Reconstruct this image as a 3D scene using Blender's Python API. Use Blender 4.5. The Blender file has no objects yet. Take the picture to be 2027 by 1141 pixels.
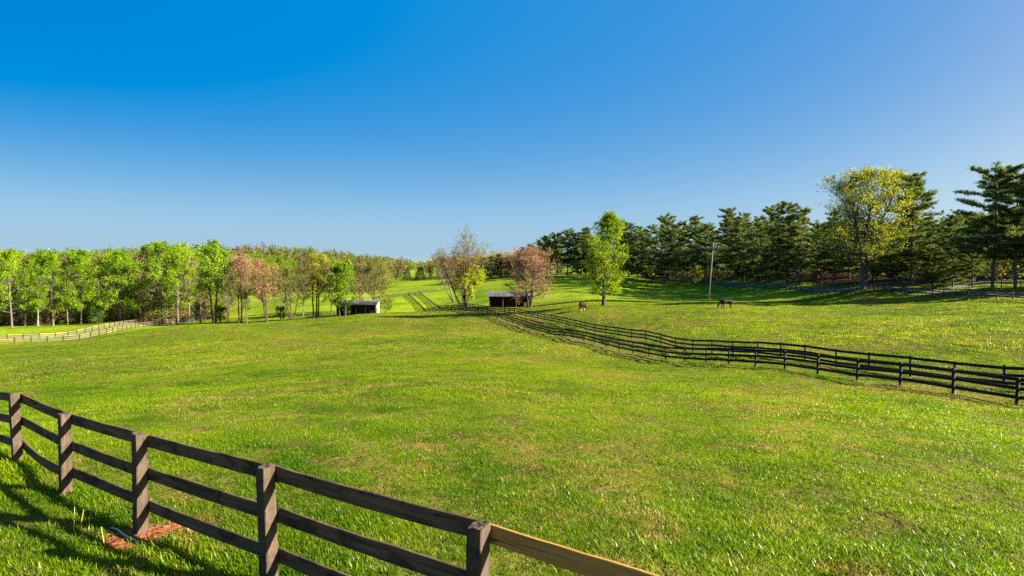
import bpy, bmesh, math, random
import numpy as np
from mathutils import Vector, Matrix

# ------------------------------------------------------------------ camera, sky, sun, exposure
scene = bpy.context.scene
COL = scene.collection
W0, H0, FPX, HOR = 2027.0, 1141.0, 1126.0, 530.0
CX, CY = W0 / 2, H0 / 2
PITCH = math.atan((CY - HOR) / FPX)
cam_d = bpy.data.cameras.new("camera"); cam = bpy.data.objects.new("camera", cam_d); COL.objects.link(cam)
cam_d.sensor_width = 36.0; cam_d.lens = FPX / W0 * 36.0; cam_d.clip_start = 0.1; cam_d.clip_end = 20000
cam.location = (0, 0, 0); cam.rotation_euler = (math.pi / 2 - PITCH, 0, 0)
scene.camera = cam

SUN_EL, SUN_AZ = math.radians(23), math.radians(105)        # azimuth clockwise from +Y (view direction)
world = bpy.data.worlds.new("World"); scene.world = world; world.use_nodes = True
wn = world.node_tree.nodes; wl = world.node_tree.links
bg = wn["Background"]
sky = wn.new("ShaderNodeTexSky"); sky.sky_type = 'NISHITA'; sky.sun_disc = False
sky.sun_elevation = SUN_EL; sky.sun_rotation = SUN_AZ
sky.altitude = 300; sky.air_density = 1.0; sky.dust_density = 8.0; sky.ozone_density = 3.0
EXPOSURE, SKY_STRENGTH = 2.45, 0.06
# saturated rendering of the sky: one colour matrix over the whole dome plus a pale horizon layer
GRADE = [(7.66, -1.707, -2.654, 0.112, 0.366), (2.864, 3.507, -4.037, 0.390, 0.244), (0.561, 2.010, -1.601, 0.743, -0.045)]
gk = 1.0 / (SKY_STRENGTH * 2 ** EXPOSURE)
def wmath(op, a_, b_=None):
    m_ = wn.new("ShaderNodeMath"); m_.operation = op
    for i_, v_ in enumerate((a_, b_)):
        if v_ is None: continue
        if isinstance(v_, (int, float)): m_.inputs[i_].default_value = v_
        else: wl.new(v_, m_.inputs[i_])
    return m_.outputs[0]
tcw = wn.new("ShaderNodeTexCoord"); sepw = wn.new("ShaderNodeSeparateXYZ"); wl.new(tcw.outputs["Generated"], sepw.inputs[0])
layer = wmath('EXPONENT', wmath('MULTIPLY', wmath('MAXIMUM', sepw.outputs["Z"], 0.0), -1 / 0.06))
comb = wn.new("ShaderNodeCombineXYZ")
for i_, (ka, kb, kc, kd, ke) in enumerate(GRADE):
    dt = wn.new("ShaderNodeVectorMath"); dt.operation = 'DOT_PRODUCT'; wl.new(sky.outputs[0], dt.inputs[0])
    dt.inputs[1].default_value = (ka * 0.06 * gk, kb * 0.06 * gk, kc * 0.06 * gk)
    tot = wmath('ADD', wmath('ADD', dt.outputs["Value"], kd * gk), wmath('MULTIPLY', layer, ke * gk))
    wl.new(wmath('MINIMUM', wmath('MAXIMUM', tot, 0.0), 1.3 * gk), comb.inputs[i_])
wl.new(comb.outputs[0], bg.inputs["Color"])
bg.inputs["Strength"].default_value = SKY_STRENGTH
sun_d = bpy.data.lights.new("sun", 'SUN'); sun_d.energy = 5.0; sun_d.angle = math.radians(0.53); sun_d.color = (1.0, 0.90, 0.74)
sun = bpy.data.objects.new("sun", sun_d); COL.objects.link(sun)
S_DIR = Vector((math.sin(SUN_AZ) * math.cos(SUN_EL), math.cos(SUN_AZ) * math.cos(SUN_EL), math.sin(SUN_EL)))
sun.rotation_euler = S_DIR.to_track_quat('Z', 'Y').to_euler(); sun.location = S_DIR * 300
scene.view_settings.view_transform = 'Standard'; scene.view_settings.look = 'None'
scene.view_settings.exposure = EXPOSURE; scene.view_settings.gamma = 1.0
scene.view_settings.use_curve_mapping = False
scene.render.engine = 'CYCLES'
scene.cycles.max_bounces = 6; scene.cycles.diffuse_bounces = 3; scene.cycles.transmission_bounces = 3
scene.cycles.transparent_max_bounces = 4; scene.cycles.glossy_bounces = 2
scene.cycles.use_denoising = False

# ------------------------------------------------------------------ helpers
def ray(u, v):
    c = ((u - CX) / FPX, 1.0, (CY - v) / FPX)
    cp, sp = math.cos(PITCH), math.sin(PITCH)
    return (c[0], cp + sp * c[2], -sp + cp * c[2])
def at(u, v, Y):
    d = ray(u, v); s = Y / d[1]
    return (d[0] * s, Y, d[2] * s)

def mesh_np(name, V, F, attrs=None, smooth=False):
    """V (n,3), F (m,k) constant k -> mesh"""
    V = np.asarray(V, np.float32); F = np.asarray(F, np.int32)
    me = bpy.data.meshes.new(name)
    m, k = F.shape
    me.vertices.add(len(V)); me.vertices.foreach_set("co", V.ravel())
    me.loops.add(m * k); me.loops.foreach_set("vertex_index", F.ravel())
    me.polygons.add(m); me.polygons.foreach_set("loop_start", np.arange(0, m * k, k, dtype=np.int32))
    me.polygons.foreach_set("loop_total", np.full(m, k, np.int32))
    if smooth: me.polygons.foreach_set("use_smooth", np.ones(m, bool))
    if attrs:
        for an, arr in attrs.items():
            a = me.attributes.new(an, 'FLOAT', 'FACE'); a.data.foreach_set("value", np.asarray(arr, np.float32))
    me.update(); me.validate()
    return me

def new_obj(name, me, mat=None, parent=None, loc=None):
    o = bpy.data.objects.new(name, me); COL.objects.link(o)
    if mat is not None and me is not None and len(me.materials) == 0: me.materials.append(mat)
    if parent is not None: o.parent = parent
    if loc is not None: o.location = loc
    return o
def tag(o, label=None, cat=None, group=None, kind=None):
    if label: o["label"] = label
    if cat: o["category"] = cat
    if group: o["group"] = group
    if kind: o["kind"] = kind
    return o
def thing(name, label, cat, loc=(0, 0, 0), group=None, rz=0.0):
    o = bpy.data.objects.new(name, None); COL.objects.link(o); o.location = loc; o.rotation_euler = (0, 0, rz)
    o.empty_display_size = 0.3
    return tag(o, label, cat, group)

class MB:
    """collects boxes / tubes into one mesh"""
    def __init__(s): s.v = []; s.f = []
    def add(s, V, F):
        b = len(s.v); s.v += [tuple(p) for p in V]; s.f += [tuple(i + b for i in f) for f in F]
    def box(s, x0, x1, y0, y1, z0, z1):
        V = [(x0,y0,z0),(x1,y0,z0),(x1,y1,z0),(x0,y1,z0),(x0,y0,z1),(x1,y0,z1),(x1,y1,z1),(x0,y1,z1)]
        s.add(V, [(0,3,2,1),(4,5,6,7),(0,1,5,4),(1,2,6,5),(2,3,7,6),(3,0,4,7)])
    def tube(s, pts, rad, n=8, cap=True):
        pts = [Vector(p) for p in pts]; k = len(pts)
        if not hasattr(rad, '__len__'): rad = [rad] * k
        V = []
        for i, p in enumerate(pts):
            t = (pts[min(i + 1, k - 1)] - pts[max(i - 1, 0)]).normalized()
            a = t.cross(Vector((0.31, 0.87, 0.38)))
            if a.length < 1e-4: a = t.cross(Vector((1, 0, 0)))
            a.normalize(); b = t.cross(a)
            for j in range(n):
                w = 2 * math.pi * j / n
                V.append(p + (a * math.cos(w) + b * math.sin(w)) * rad[i])
        F = []
        for i in range(k - 1):
            for j in range(n):
                F.append((i*n+j, i*n+(j+1) % n, (i+1)*n+(j+1) % n, (i+1)*n+j))
        if cap: F += [tuple(range(n))[::-1], tuple((k-1)*n + j for j in range(n))]
        s.add(V, F)
    def mesh(s, name, smooth=False):
        me = bpy.data.meshes.new(name); me.from_pydata(s.v, [], s.f); me.update()
        if smooth:
            for p in me.polygons: p.use_smooth = True
        return me
    def build(s, name, mat, parent=None, smooth=False):
        return new_obj(name, s.mesh(name, smooth), mat, parent)

# ------------------------------------------------------------------ materials
class NT:
    def __init__(s, name):
        s.m = bpy.data.materials.new(name); s.m.use_nodes = True
        s.t = s.m.node_tree; s.n = s.t.nodes; s.n.clear()
        s.out = s.n.new("ShaderNodeOutputMaterial")
    def node(s, typ, **kw):
        nd = s.n.new(typ)
        for k, v in kw.items():
            if k.startswith("i_"):
                nd.inputs[k[2:].replace("_", " ")].default_value = v
            else: setattr(nd, k, v)
        return nd
    def link(s, a, b): s.t.links.new(a, b)
    def noise(s, vec, scale, detail=3.0, rough=0.55, dist=0.0):
        n = s.node("ShaderNodeTexNoise"); n.inputs["Scale"].default_value = scale
        n.inputs["Detail"].default_value = detail; n.inputs["Roughness"].default_value = rough
        n.inputs["Distortion"].default_value = dist
        if vec is not None: s.link(vec, n.inputs["Vector"])
        return n.outputs["Fac"]
    def ramp(s, fac, stops, interp='LINEAR'):
        r = s.node("ShaderNodeValToRGB"); r.color_ramp.interpolation = interp
        e = r.color_ramp.elements
        while len(e) < len(stops): e.new(0.5)
        for el, (p, c) in zip(e, stops):
            el.position = p; el.color = c if len(c) == 4 else (*c, 1)
        s.link(fac, r.inputs[0]); return r.outputs[0]
    def mix(s, fac, a, b, typ='MIX'):
        m = s.node("ShaderNodeMix", data_type='RGBA', blend_type=typ)
        for sock, val in ((m.inputs[0], fac), (m.inputs[6], a), (m.inputs[7], b)):
            if isinstance(val, (int, float)): sock.default_value = val
            elif isinstance(val, tuple): sock.default_value = val if len(val) == 4 else (*val, 1)
            else: s.link(val, sock)
        return m.outputs[2]
    def math(s, op, a, b=None, c=None, clamp=False):
        m = s.node("ShaderNodeMath", operation=op, use_clamp=clamp)
        for i, val in enumerate((a, b, c)):
            if val is None: continue
            if isinstance(val, (int, float)): m.inputs[i].default_value = val
            else: s.link(val, m.inputs[i])
        return m.outputs[0]
    def maprange(s, v, a, b, c=0.0, d=1.0, smooth=False):
        m = s.node("ShaderNodeMapRange"); m.clamp = True
        if smooth: m.interpolation_type = 'SMOOTHSTEP'
        s.link(v, m.inputs[0])
        for i, x in enumerate((a, b, c, d)): m.inputs[i + 1].default_value = x
        return m.outputs[0]
    def mapping(s, vec, scale=(1, 1, 1), rot=(0, 0, 0), loc=(0, 0, 0)):
        m = s.node("ShaderNodeMapping"); m.inputs["Scale"].default_value = scale
        m.inputs["Rotation"].default_value = rot; m.inputs["Location"].default_value = loc
        s.link(vec, m.inputs["Vector"]); return m.outputs[0]
    def attr(s, name): 
        a = s.node("ShaderNodeAttribute"); a.attribute_name = name; return a.outputs["Fac"]
    def bump(s, h, strength, dist):
        b = s.node("ShaderNodeBump"); b.inputs["Strength"].default_value = strength; b.inputs["Distance"].default_value = dist
        s.link(h, b.inputs["Height"]); return b.outputs[0]
    def pbr(s, col, rough=0.8, spec=0.3, normal=None):
        p = s.node("ShaderNodeBsdfPrincipled")
        if isinstance(col, tuple): p.inputs["Base Color"].default_value = (*col, 1) if len(col) == 3 else col
        else: s.link(col, p.inputs["Base Color"])
        if isinstance(rough, (int, float)): p.inputs["Roughness"].default_value = rough
        else: s.link(rough, p.inputs["Roughness"])
        p.inputs["Specular IOR Level"].default_value = spec
        if normal is not None: s.link(normal, p.inputs["Normal"])
        return p.outputs[0]
    def done(s, sh): s.link(sh, s.out.inputs["Surface"]); return s.m

CLAY = [(-4.46, 6.62, 0.44), (-4.08, 6.90, 0.40)]      # bare clay at the foot of the third near post
def field_color(t, pos):
    """colour of the pasture at a world position, shared by the soil sheet and the blades"""
    p2 = t.mapping(pos, (1, 1, 0.3))
    big = t.noise(p2, 0.045, 2.0)
    mid = t.noise(p2, 0.55, 3.0, 0.6)
    fine = t.noise(p2, 3.2, 2.0, 0.6)
    g = t.math('ADD', t.math('MULTIPLY', big, 0.55), t.math('MULTIPLY', mid, 0.45))
    green = t.ramp(g, [(0.36, (0.062, 0.138, 0.001)), (0.50, (0.142, 0.228, 0.0015)), (0.64, (0.232, 0.298, 0.002))])
    dry = t.math('ADD', t.math('MULTIPLY', t.noise(p2, 0.16, 2.0, 0.6), 0.45), t.math('MULTIPLY', t.noise(p2, 0.85, 4.0, 0.7), 0.55))
    dryf = t.math('MULTIPLY', t.maprange(dry, 0.485, 0.61, 0, 1, True), t.maprange(fine, 0.38, 0.62, 0.06, 0.95))
    c = t.mix(dryf, green, (0.32, 0.235, 0.045))
    return c, fine, mid

def mat_ground():
    t = NT("pasture_soil")
    geo = t.node("ShaderNodeNewGeometry"); pos = geo.outputs["Position"]
    c, fine, mid = field_color(t, pos)
    # bare soil flecks, red clay
    soil = t.noise(pos, 0.9, 4.0, 0.65, 0.6)
    c = t.mix(t.maprange(soil, 0.655, 0.70, 0, 0.85), c, (0.21, 0.085, 0.035))
    vf = t.noise(pos, 14.0, 3.0, 0.7)
    c = t.mix(t.math('MULTIPLY', t.maprange(vf, 0.35, 0.65), 0.5), c, t.mix(0.7, c, (0.022, 0.025, 0.008)))
    c = t.mix(t.math('MULTIPLY', t.attr('thatch'), 0.72), c, t.mix(vf, (0.026, 0.019, 0.006), (0.130, 0.075, 0.026)))
    # attributes written on the mesh: worn strips, woodland floor
    worn = t.attr("worn"); litter = t.attr("litter")
    wf = t.math('MULTIPLY', worn, t.maprange(t.noise(pos, 1.1, 4.0, 0.7), 0.30, 0.62))
    c = t.mix(wf, c, t.mix(fine, (0.25, 0.15, 0.075), (0.20, 0.17, 0.06)))
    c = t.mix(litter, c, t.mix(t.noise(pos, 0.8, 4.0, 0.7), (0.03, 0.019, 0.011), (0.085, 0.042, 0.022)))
    for (cx, cy, cr) in CLAY:
        d = t.node("ShaderNodeVectorMath", operation='DISTANCE'); t.link(t.mapping(pos, (1, 1, 0)), d.inputs[0])
        d.inputs[1].default_value = (cx, cy, 0)
        e = t.math('ADD', d.outputs["Value"], t.math('MULTIPLY', t.math('SUBTRACT', t.noise(pos, 3.0, 4.0, 0.7), 0.5), 0.55))
        c = t.mix(t.maprange(e, cr, cr - 0.2), c, t.mix(t.noise(pos, 9.0, 4.0, 0.7), (0.19, 0.045, 0.017), (0.32, 0.105, 0.045)))
    h = t.math('ADD', t.noise(pos, 5.0, 4.0, 0.7), t.math('MULTIPLY', t.noise(pos, 0.8, 3.0, 0.6), 2.0))
    return t.done(t.pbr(c, 0.95, 0.04, t.bump(h, 1.0, 0.14)))

def mat_grass():
    t = NT("grass_blade")
    geo = t.node("ShaderNodeNewGeometry"); pos = geo.outputs["Position"]
    c, fine, mid = field_color(t, pos)
    ti = t.attr("tint")
    c = t.mix(1.0, c, t.ramp(ti, [(0, (0.38, 0.46, 0.4)), (0.45, (0.95, 0.97, 0.95)), (0.86, (1.3, 1.15, 1.1)), (0.95, (1.7, 1.4, 5.0)), (1.0, (2.2, 1.8, 16.0))]), 'MULTIPLY')
    d = t.pbr(c, 0.33, 0.20)
    tr = t.node("ShaderNodeBsdfTranslucent"); t.link(t.mix(1.0, c, (1.2, 1.18, 0.5), 'MULTIPLY'), tr.inputs["Color"])
    m = t.node("ShaderNodeMixShader"); m.inputs[0].default_value = 0.58
    t.link(d, m.inputs[1]); t.link(tr.outputs[0], m.inputs[2])
    return t.done(m.outputs[0])

def mat_leaf(name, dark, mid_, light, trans=0.34, rough=0.55, spec=0.12):
    t = NT(name)
    ti = t.attr("tint"); oi = t.node("ShaderNodeObjectInfo")
    geo = t.node("ShaderNodeNewGeometry")
    nz = t.noise(t.mapping(geo.outputs["Position"], (1, 1, 1)), 0.35, 2.0)
    f = t.math('ADD', t.math('MULTIPLY', ti, 0.6), t.math('MULTIPLY', t.maprange(nz, 0.3, 0.7), 0.4))
    f = t.math('ADD', f, t.math('MULTIPLY', t.math('SUBTRACT', oi.outputs["Random"], 0.5), 0.22))
    c = t.ramp(f, [(0.08, dark), (0.5, mid_), (0.95, light)])
    d = t.pbr(c, rough, spec)
    tr = t.node("ShaderNodeBsdfTranslucent"); t.link(t.mix(1.0, c, (1.25, 1.2, 0.6), 'MULTIPLY'), tr.inputs["Color"])
    m = t.node("ShaderNodeMixShader"); m.inputs[0].default_value = trans
    t.link(d, m.inputs[1]); t.link(tr.outputs[0], m.inputs[2])
    return t.done(m.outputs[0])

def mat_bark(name, a, b, scale=2.0):
    t = NT(name)
    tc = t.node("ShaderNodeTexCoord"); v = t.mapping(tc.outputs["Object"], (1, 1, 0.25))
    n = t.noise(v, scale * 3, 4.0, 0.65)
    c = t.mix(n, a, b)
    return t.done(t.pbr(c, 0.9, 0.15, t.bump(n, 0.8, 0.05)))

def mat_wood(name, a, b, dark, stain=0.5, along=0):
    """weathered board: grain runs along local X (along=0) or Z (along=2)"""
    t = NT(name)
    tc = t.node("ShaderNodeTexCoord"); oi = t.node("ShaderNodeObjectInfo")
    add = t.node("ShaderNodeVectorMath", operation='ADD'); t.link(tc.outputs["Object"], add.inputs[0])
    cb = t.node("ShaderNodeCombineXYZ")
    for i in range(3): t.link(t.math('MULTIPLY', oi.outputs["Random"], 37.0 + 11 * i), cb.inputs[i])
    t.link(cb.outputs[0], add.inputs[1])
    sc = [34.0, 34.0, 34.0]; sc[along] = 1.6
    v = t.mapping(add.outputs[0], tuple(sc))
    grain = t.noise(v, 1.0, 5.0, 0.65, 0.4)
    blot = t.noise(t.mapping(add.outputs[0], (1.7, 5, 5)), 1.3, 4.0, 0.6, 0.8)
    c = t.mix(t.maprange(grain, 0.32, 0.68), a, b)
    c = t.mix(t.math('MULTIPLY', t.maprange(blot, 0.46, 0.66, 0, 1, True), stain), c, dark)
    vo = t.node("ShaderNodeTexVoronoi"); vo.inputs["Scale"].default_value = 1.0; vo.feature = 'F1'
    ks = [9.0, 9.0, 9.0]; ks[along] = 2.4
    t.link(t.mapping(add.outputs[0], tuple(ks)), vo.inputs["Vector"])
    c = t.mix(t.maprange(vo.outputs["Distance"], 0.15, 0.08, 0, 0.85), c, dark)
    crack = t.maprange(t.noise(t.mapping(add.outputs[0], tuple(60.0 if k != along else 0.8 for k in range(3))), 1.0, 2.0), 0.66, 0.72)
    c = t.mix(t.math('MULTIPLY', crack, 0.7), c, (0.006, 0.005, 0.004))
    h = t.math('SUBTRACT', grain, crack)
    return t.done(t.pbr(c, 0.82, 0.25, t.bump(h, 0.7, 0.006)))

def mat_simple(name, c0, c1, scale=3.0, rough=0.8, spec=0.3, metal=0.0, stretch=(1, 1, 1), bump=0.0):
    t = NT(name)
    tc = t.node("ShaderNodeTexCoord"); n = t.noise(t.mapping(tc.outputs["Object"], stretch), scale, 4.0, 0.6)
    nm = t.bump(n, bump, 0.02) if bump else None
    sh = t.pbr(t.mix(n, c0, c1), rough, spec, nm)
    sh.node.inputs["Metallic"].default_value = metal
    return t.done(sh)

M = {
 'ground': mat_ground(), 'grass': mat_grass(),
 'wood_near': mat_wood("weathered_board", (0.150, 0.090, 0.048), (0.048, 0.029, 0.016), (0.008, 0.006, 0.004), 0.85, 0),
 'post_near': mat_wood("weathered_post", (0.084, 0.058, 0.036), (0.036, 0.025, 0.017), (0.02, 0.015, 0.012), 0.5, 2),
 'wood_new': mat_wood("new_pine_board", (0.42, 0.22, 0.055), (0.31, 0.145, 0.032), (0.12, 0.05, 0.015), 0.15, 0),
 'black': mat_wood("black_stained_board", (0.026, 0.020, 0.016), (0.012, 0.009, 0.008), (0.036, 0.026, 0.019), 0.3, 0),
 'grey_rail': mat_wood("grey_weathered_board", (0.20, 0.155, 0.115), (0.125, 0.095, 0.07), (0.07, 0.05, 0.036), 0.4, 0),
 'grey_post': mat_simple("grey_weathered_post", (0.05, 0.036, 0.028), (0.028, 0.02, 0.016), 6),
 'yellow_rail': mat_wood("yellow_new_board", (0.42, 0.29, 0.10), (0.34, 0.22, 0.065), (0.2, 0.12, 0.04), 0.15, 0),
 'drive_fence': mat_simple("dark_fence_board", (0.022, 0.022, 0.028), (0.045, 0.042, 0.045), 4),
 'silver_fence': mat_simple("silver_fence_board", (0.22, 0.20, 0.18), (0.12, 0.11, 0.10), 4),
 'bark_grey': mat_bark("bark_grey", (0.15, 0.125, 0.10), (0.05, 0.04, 0.033)),
 'bark_pale': mat_bark("bark_pale", (0.25, 0.22, 0.18), (0.09, 0.07, 0.055)),
 'bark_dark': mat_bark("bark_dark", (0.075, 0.055, 0.042), (0.025, 0.019, 0.015)),
 'bark_pine': mat_bark("bark_pine", (0.15, 0.11, 0.085), (0.05, 0.036, 0.03)),
 'bark_rust': mat_bark("bark_rust", (0.17, 0.105, 0.075), (0.06, 0.035, 0.026)),
 'green': mat_leaf("leaf_spring_green", (0.034, 0.080, 0.002), (0.120, 0.215, 0.003), (0.27, 0.37, 0.006)),
 'lime': mat_leaf("leaf_lime", (0.050, 0.095, 0.002), (0.155, 0.245, 0.003), (0.32, 0.41, 0.006), 0.5),
 'olive': mat_leaf("leaf_olive", (0.045, 0.06, 0.012), (0.115, 0.125, 0.022), (0.22, 0.21, 0.035)),
 'gold': mat_leaf("leaf_gold", (0.055, 0.075, 0.005), (0.175, 0.205, 0.010), (0.38, 0.39, 0.022), 0.48),
 'yellow': mat_leaf("leaf_yellow_green", (0.10, 0.13, 0.006), (0.24, 0.285, 0.009), (0.42, 0.45, 0.018), 0.45),
 'orange': mat_leaf("leaf_copper_bud", (0.10, 0.05, 0.022), (0.27, 0.145, 0.065), (0.48, 0.29, 0.13), 0.35),
 'rust': mat_leaf("leaf_rose_bud", (0.12, 0.06, 0.035), (0.31, 0.175, 0.105), (0.55, 0.36, 0.23), 0.35),
 'brown': mat_leaf("leaf_brown_twig", (0.06, 0.04, 0.02), (0.15, 0.10, 0.045), (0.27, 0.17, 0.075), 0.25),
 'pine': mat_leaf("pine_needle", (0.020, 0.044, 0.012), (0.095, 0.140, 0.028), (0.26, 0.31, 0.075), 0.34, 0.55, 0.12),
 'cedar': mat_leaf("cedar_needle", (0.012, 0.030, 0.014), (0.022, 0.050, 0.020), (0.045, 0.080, 0.028), 0.15),
 'shrub': mat_leaf("leaf_shrub", (0.025, 0.06, 0.008), (0.055, 0.12, 0.012), (0.10, 0.19, 0.02)),
 'roof': mat_simple("metal_roof", (0.19, 0.175, 0.17), (0.085, 0.065, 0.055), 1.2, 0.45, 0.5, 0.3),
 'barn': mat_simple("barn_board", (0.13, 0.08, 0.05), (0.065, 0.042, 0.028), 3.0, 0.85, 0.2, 0, (6, 6, 0.6)),
 'cream': mat_simple("cream_siding", (0.46, 0.38, 0.25), (0.34, 0.27, 0.17), 2.0, 0.7, 0.3, 0, (1, 1, 4)),
 'pole': mat_simple("grey_utility_pole", (0.13, 0.13, 0.135), (0.075, 0.075, 0.08), 3.0, 0.8, 0.2, 0, (4, 4, 0.4)),
 'iron': mat_simple("grey_iron", (0.25, 0.25, 0.26), (0.16, 0.16, 0.17), 5.0, 0.5, 0.5, 0.6),
 'wire': mat_simple("aluminium_wire", (0.22, 0.22, 0.23), (0.16, 0.16, 0.17), 5.0, 0.6, 0.4, 0.0),
 'drive': mat_simple("gravel_drive", (0.15, 0.135, 0.115), (0.09, 0.08, 0.068), 0.9, 0.9, 0.2, 0, (1, 1, 1), 0.4),
 'horse': mat_simple("dark_bay_coat", (0.013, 0.0055, 0.0035), (0.008, 0.0035, 0.003), 2.0, 0.6, 0.15),
 'horse2': mat_simple("chestnut_coat", (0.026, 0.008, 0.004), (0.014, 0.005, 0.003), 2.0, 0.6, 0.15),
 'mane': mat_simple("black_mane", (0.006, 0.005, 0.004), (0.010, 0.007, 0.006), 4.0, 0.7, 0.15),
 'sock': mat_simple("white_sock", (0.70, 0.64, 0.56), (0.60, 0.54, 0.46), 4.0, 0.8, 0.2),
 'hose': mat_simple("green_hose", (0.006, 0.055, 0.05), (0.008, 0.075, 0.07), 8.0, 0.35, 0.5),
 'stem': mat_simple("straw_stem", (0.34, 0.27, 0.05), (0.24, 0.19, 0.04), 8.0, 0.7, 0.3),
 'chip': mat_simple("mulch_chip", (0.28, 0.17, 0.10), (0.10, 0.05, 0.03), 2.0, 0.9, 0.2),
 'gate_green': mat_simple("green_gate", (0.05, 0.14, 0.09), (0.035, 0.10, 0.065), 4.0, 0.5, 0.4),
 'white': mat_simple("white_siding", (0.74, 0.74, 0.74), (0.66, 0.66, 0.67), 1.0, 0.7, 0.3),
 'slate': mat_simple("grey_shingle", (0.30, 0.30, 0.32), (0.22, 0.22, 0.24), 2.0, 0.8, 0.3),
 'glass': mat_simple("window_glass", (0.03, 0.035, 0.04), (0.02, 0.025, 0.03), 1.0, 0.1, 0.6),
 'road': mat_simple("grey_road", (0.20, 0.19, 0.18), (0.15, 0.14, 0.135), 0.6, 0.9, 0.2),
}

# ------------------------------------------------------------------ terrain: heights fitted through measured spots
NU = [2013,1887,1782,1697,1619,1554,1496,1443,1398,1355.5,1318,1285,1253,1226,1201,1177,1155,1134,1114.5,1097.5,1082,1066.5,1052,1039,
      1026.4,1014.4,1003,992.6,983,973,964,955,947,940,932,925,919]
NV = {0:802,1:783,2:768,3:756,4:742,5:731.7,6:723.6,7:720.3,8:719.3,9:719,10:714,11:707.5,12:701,13:694,16:678,18:669,20:663,22:654.6,24:646.4,26:638,28:631.4,30:626,32:622,34:618.5,36:618}
NZ = np.interp(np.arange(37), [0,7,12,16,20,26,31,36], [25.5,41.5,56,70,83,100,114,126])
N_XY = []
for i, u in enumerate(NU):
    v = np.interp(i, list(NV.keys()), list(NV.values()))
    p = at(u, v, NZ[i]); N_XY.append((p[0], p[1]))
N_XY = np.array(N_XY)
# continue the line out of the picture on the right
d0 = N_XY[0] - N_XY[2]; d0 /= np.linalg.norm(d0)
N_EXT = [N_XY[0] + d0 * 2.6 * k for k in (3, 2, 1)]
N_PATH = np.vstack([N_EXT, N_XY])
tang = np.gradient(N_PATH, axis=0); tang /= np.linalg.norm(tang, axis=1)[:, None]
LANE = 4.7
F_PATH = N_PATH + np.stack([tang[:, 1], -tang[:, 0]], 1) * LANE     # far fence of the lane, to the right

ctrl = []      # world control points
def cp(u, v, Z): ctrl.append(at(u, v, Z))
for k, (u, Z, hgt) in {0:(35,9.65,-3.39),1:(130,8.19,-3.30),2:(279,6.76,-3.20),3:(533,5.4,-3.12),4:(945,4.1,-3.07)}.items():
    p = at(u, 900, Z); ctrl.append((p[0], p[1], hgt))
for x, y, z in [(0,0,-2.95),(0,-15,-2.7),(-12,-8,-3.3),(12,-8,-3.0),(0,-60,-2.0),(-50,-30,-5.5),(50,-30,-3.2),(0,-400,-3),(-400,-200,-12),(400,-200,6),
                (5.8,6.5,-3.35),(2.5,8,-3.45),(12,14,-4.4),(0,14,-4.05),(0,28,-5.5),(-14,28,-5.9),(14,36,-6.6),(0,52,-7.7),(-16,60,-8.6),(-38,42,-8.6),(-30,80,-10.4),(-60,75,-11.6),(0,76,-9.2),(-18,100,-10.6)]:
    ctrl.append((x, y, z))
for i, v in NV.items():
    if i % 2 == 0 or i < 9: cp(NU[i], v, NZ[i])
# far lane fence feet
fu = np.array([at(0,0,1)[0]*0 + (p[0] / p[1]) for p in F_PATH])
for (u, v) in [(1922,763),(1827.5,749.5),(1745,736),(1669,727.6),(1606,717.6),(1410,701),(1372,695.7),(1307,682),(1277,676.6),(1147,651.5),(1097.5,639),(1057,631),(1023,624)]:
    d = ray(u, v); t_ = d[0] / d[1]
    k = np.argsort(fu); Z = float(np.interp(t_, fu[k], F_PATH[k, 1])); cp(u, v, Z)
# left field and left fences
for u, v, Z in [(0,679,115),(90,678.5,117),(165,673,121),(210,662,128),(250,652.5,140),(300,646.5,156),(345,643.5,170),(0,651,150),(75,646,156),(160,645,158),(240,636,165),(-300,660,130),(-300,640,170),
                (330,646,140),(420,643.5,128),(500,642,124),(600,634,126),(680,628,128),(740,622.5,130),(830,620.5,128),(880,618.5,127),
                (400,641,160),(478,641,158),(528,638,152),(575,634,155),(628,630,156),(678,626,157),(715,622,160),
                (800,619.5,168),(840,619,180),(872,615,188),(822,602,230),(850,600,235),(807,585,280),(829,582,284),(800,562,380),(800,548,540),(900,552,420),(970,553,330),(905,575,290),
                (918,609,152),(1000,609,142),(1048,610,134),(1000,590,190),(1060,580,220),
                (560,604,215),(540,592,255),(610,586,262),(690,592,250),(740,585,300),(650,560,420),(300,600,260),(100,602,260),(380,618,215),
                (1153,614.5,101),(1195,605,108),(1437,611.5,91),(1402,597,116),(1300,600,125),(1280,632,86),(1560,640,70),(1700,640,62),(1850,660,50),(2000,690,40),(1600,610,92),
                (1969,594,84),(1850,589.5,97),(1788,586,105),(1674,584.5,123),(1590,583,145),(1499,580,167),(1420,573,200),(1310,563,268),(1240,556,335),
                (1965,572,96),(1710,573,121),(1560,556,175),(1440,551.5,224),(1330,549,285),(1240,547,320),(1110,546,330),(1150,565,250),(1120,575,205),(2200,575,90),(2300,640,45),
                (1010,549,345)]:
    cp(u, v, Z)
for x, y, z in [(-300,560,6),(-200,600,4),(-420,560,2),(-110,640,-4),(-560,480,3),(-60,800,-8),(-130,900,-8),(60,700,-2),(180,500,0),(200,300,-1),(150,180,-2),(150,95,0),(320,200,3),
                (-300,200,-16),(-420,300,-12),(-250,330,-10),(-150,420,-8),(900,900,5),(-1200,900,5),(0,1600,-8),(-700,1500,12),(700,1600,5),(0,4500,0),(-3500,3000,20),(3500,3000,20),(-4500,-2000,0),(4500,-2000,0),(0,-4500,0)]:
    ctrl.append((x, y, z))
ctrl = np.array(ctrl, float)

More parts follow.
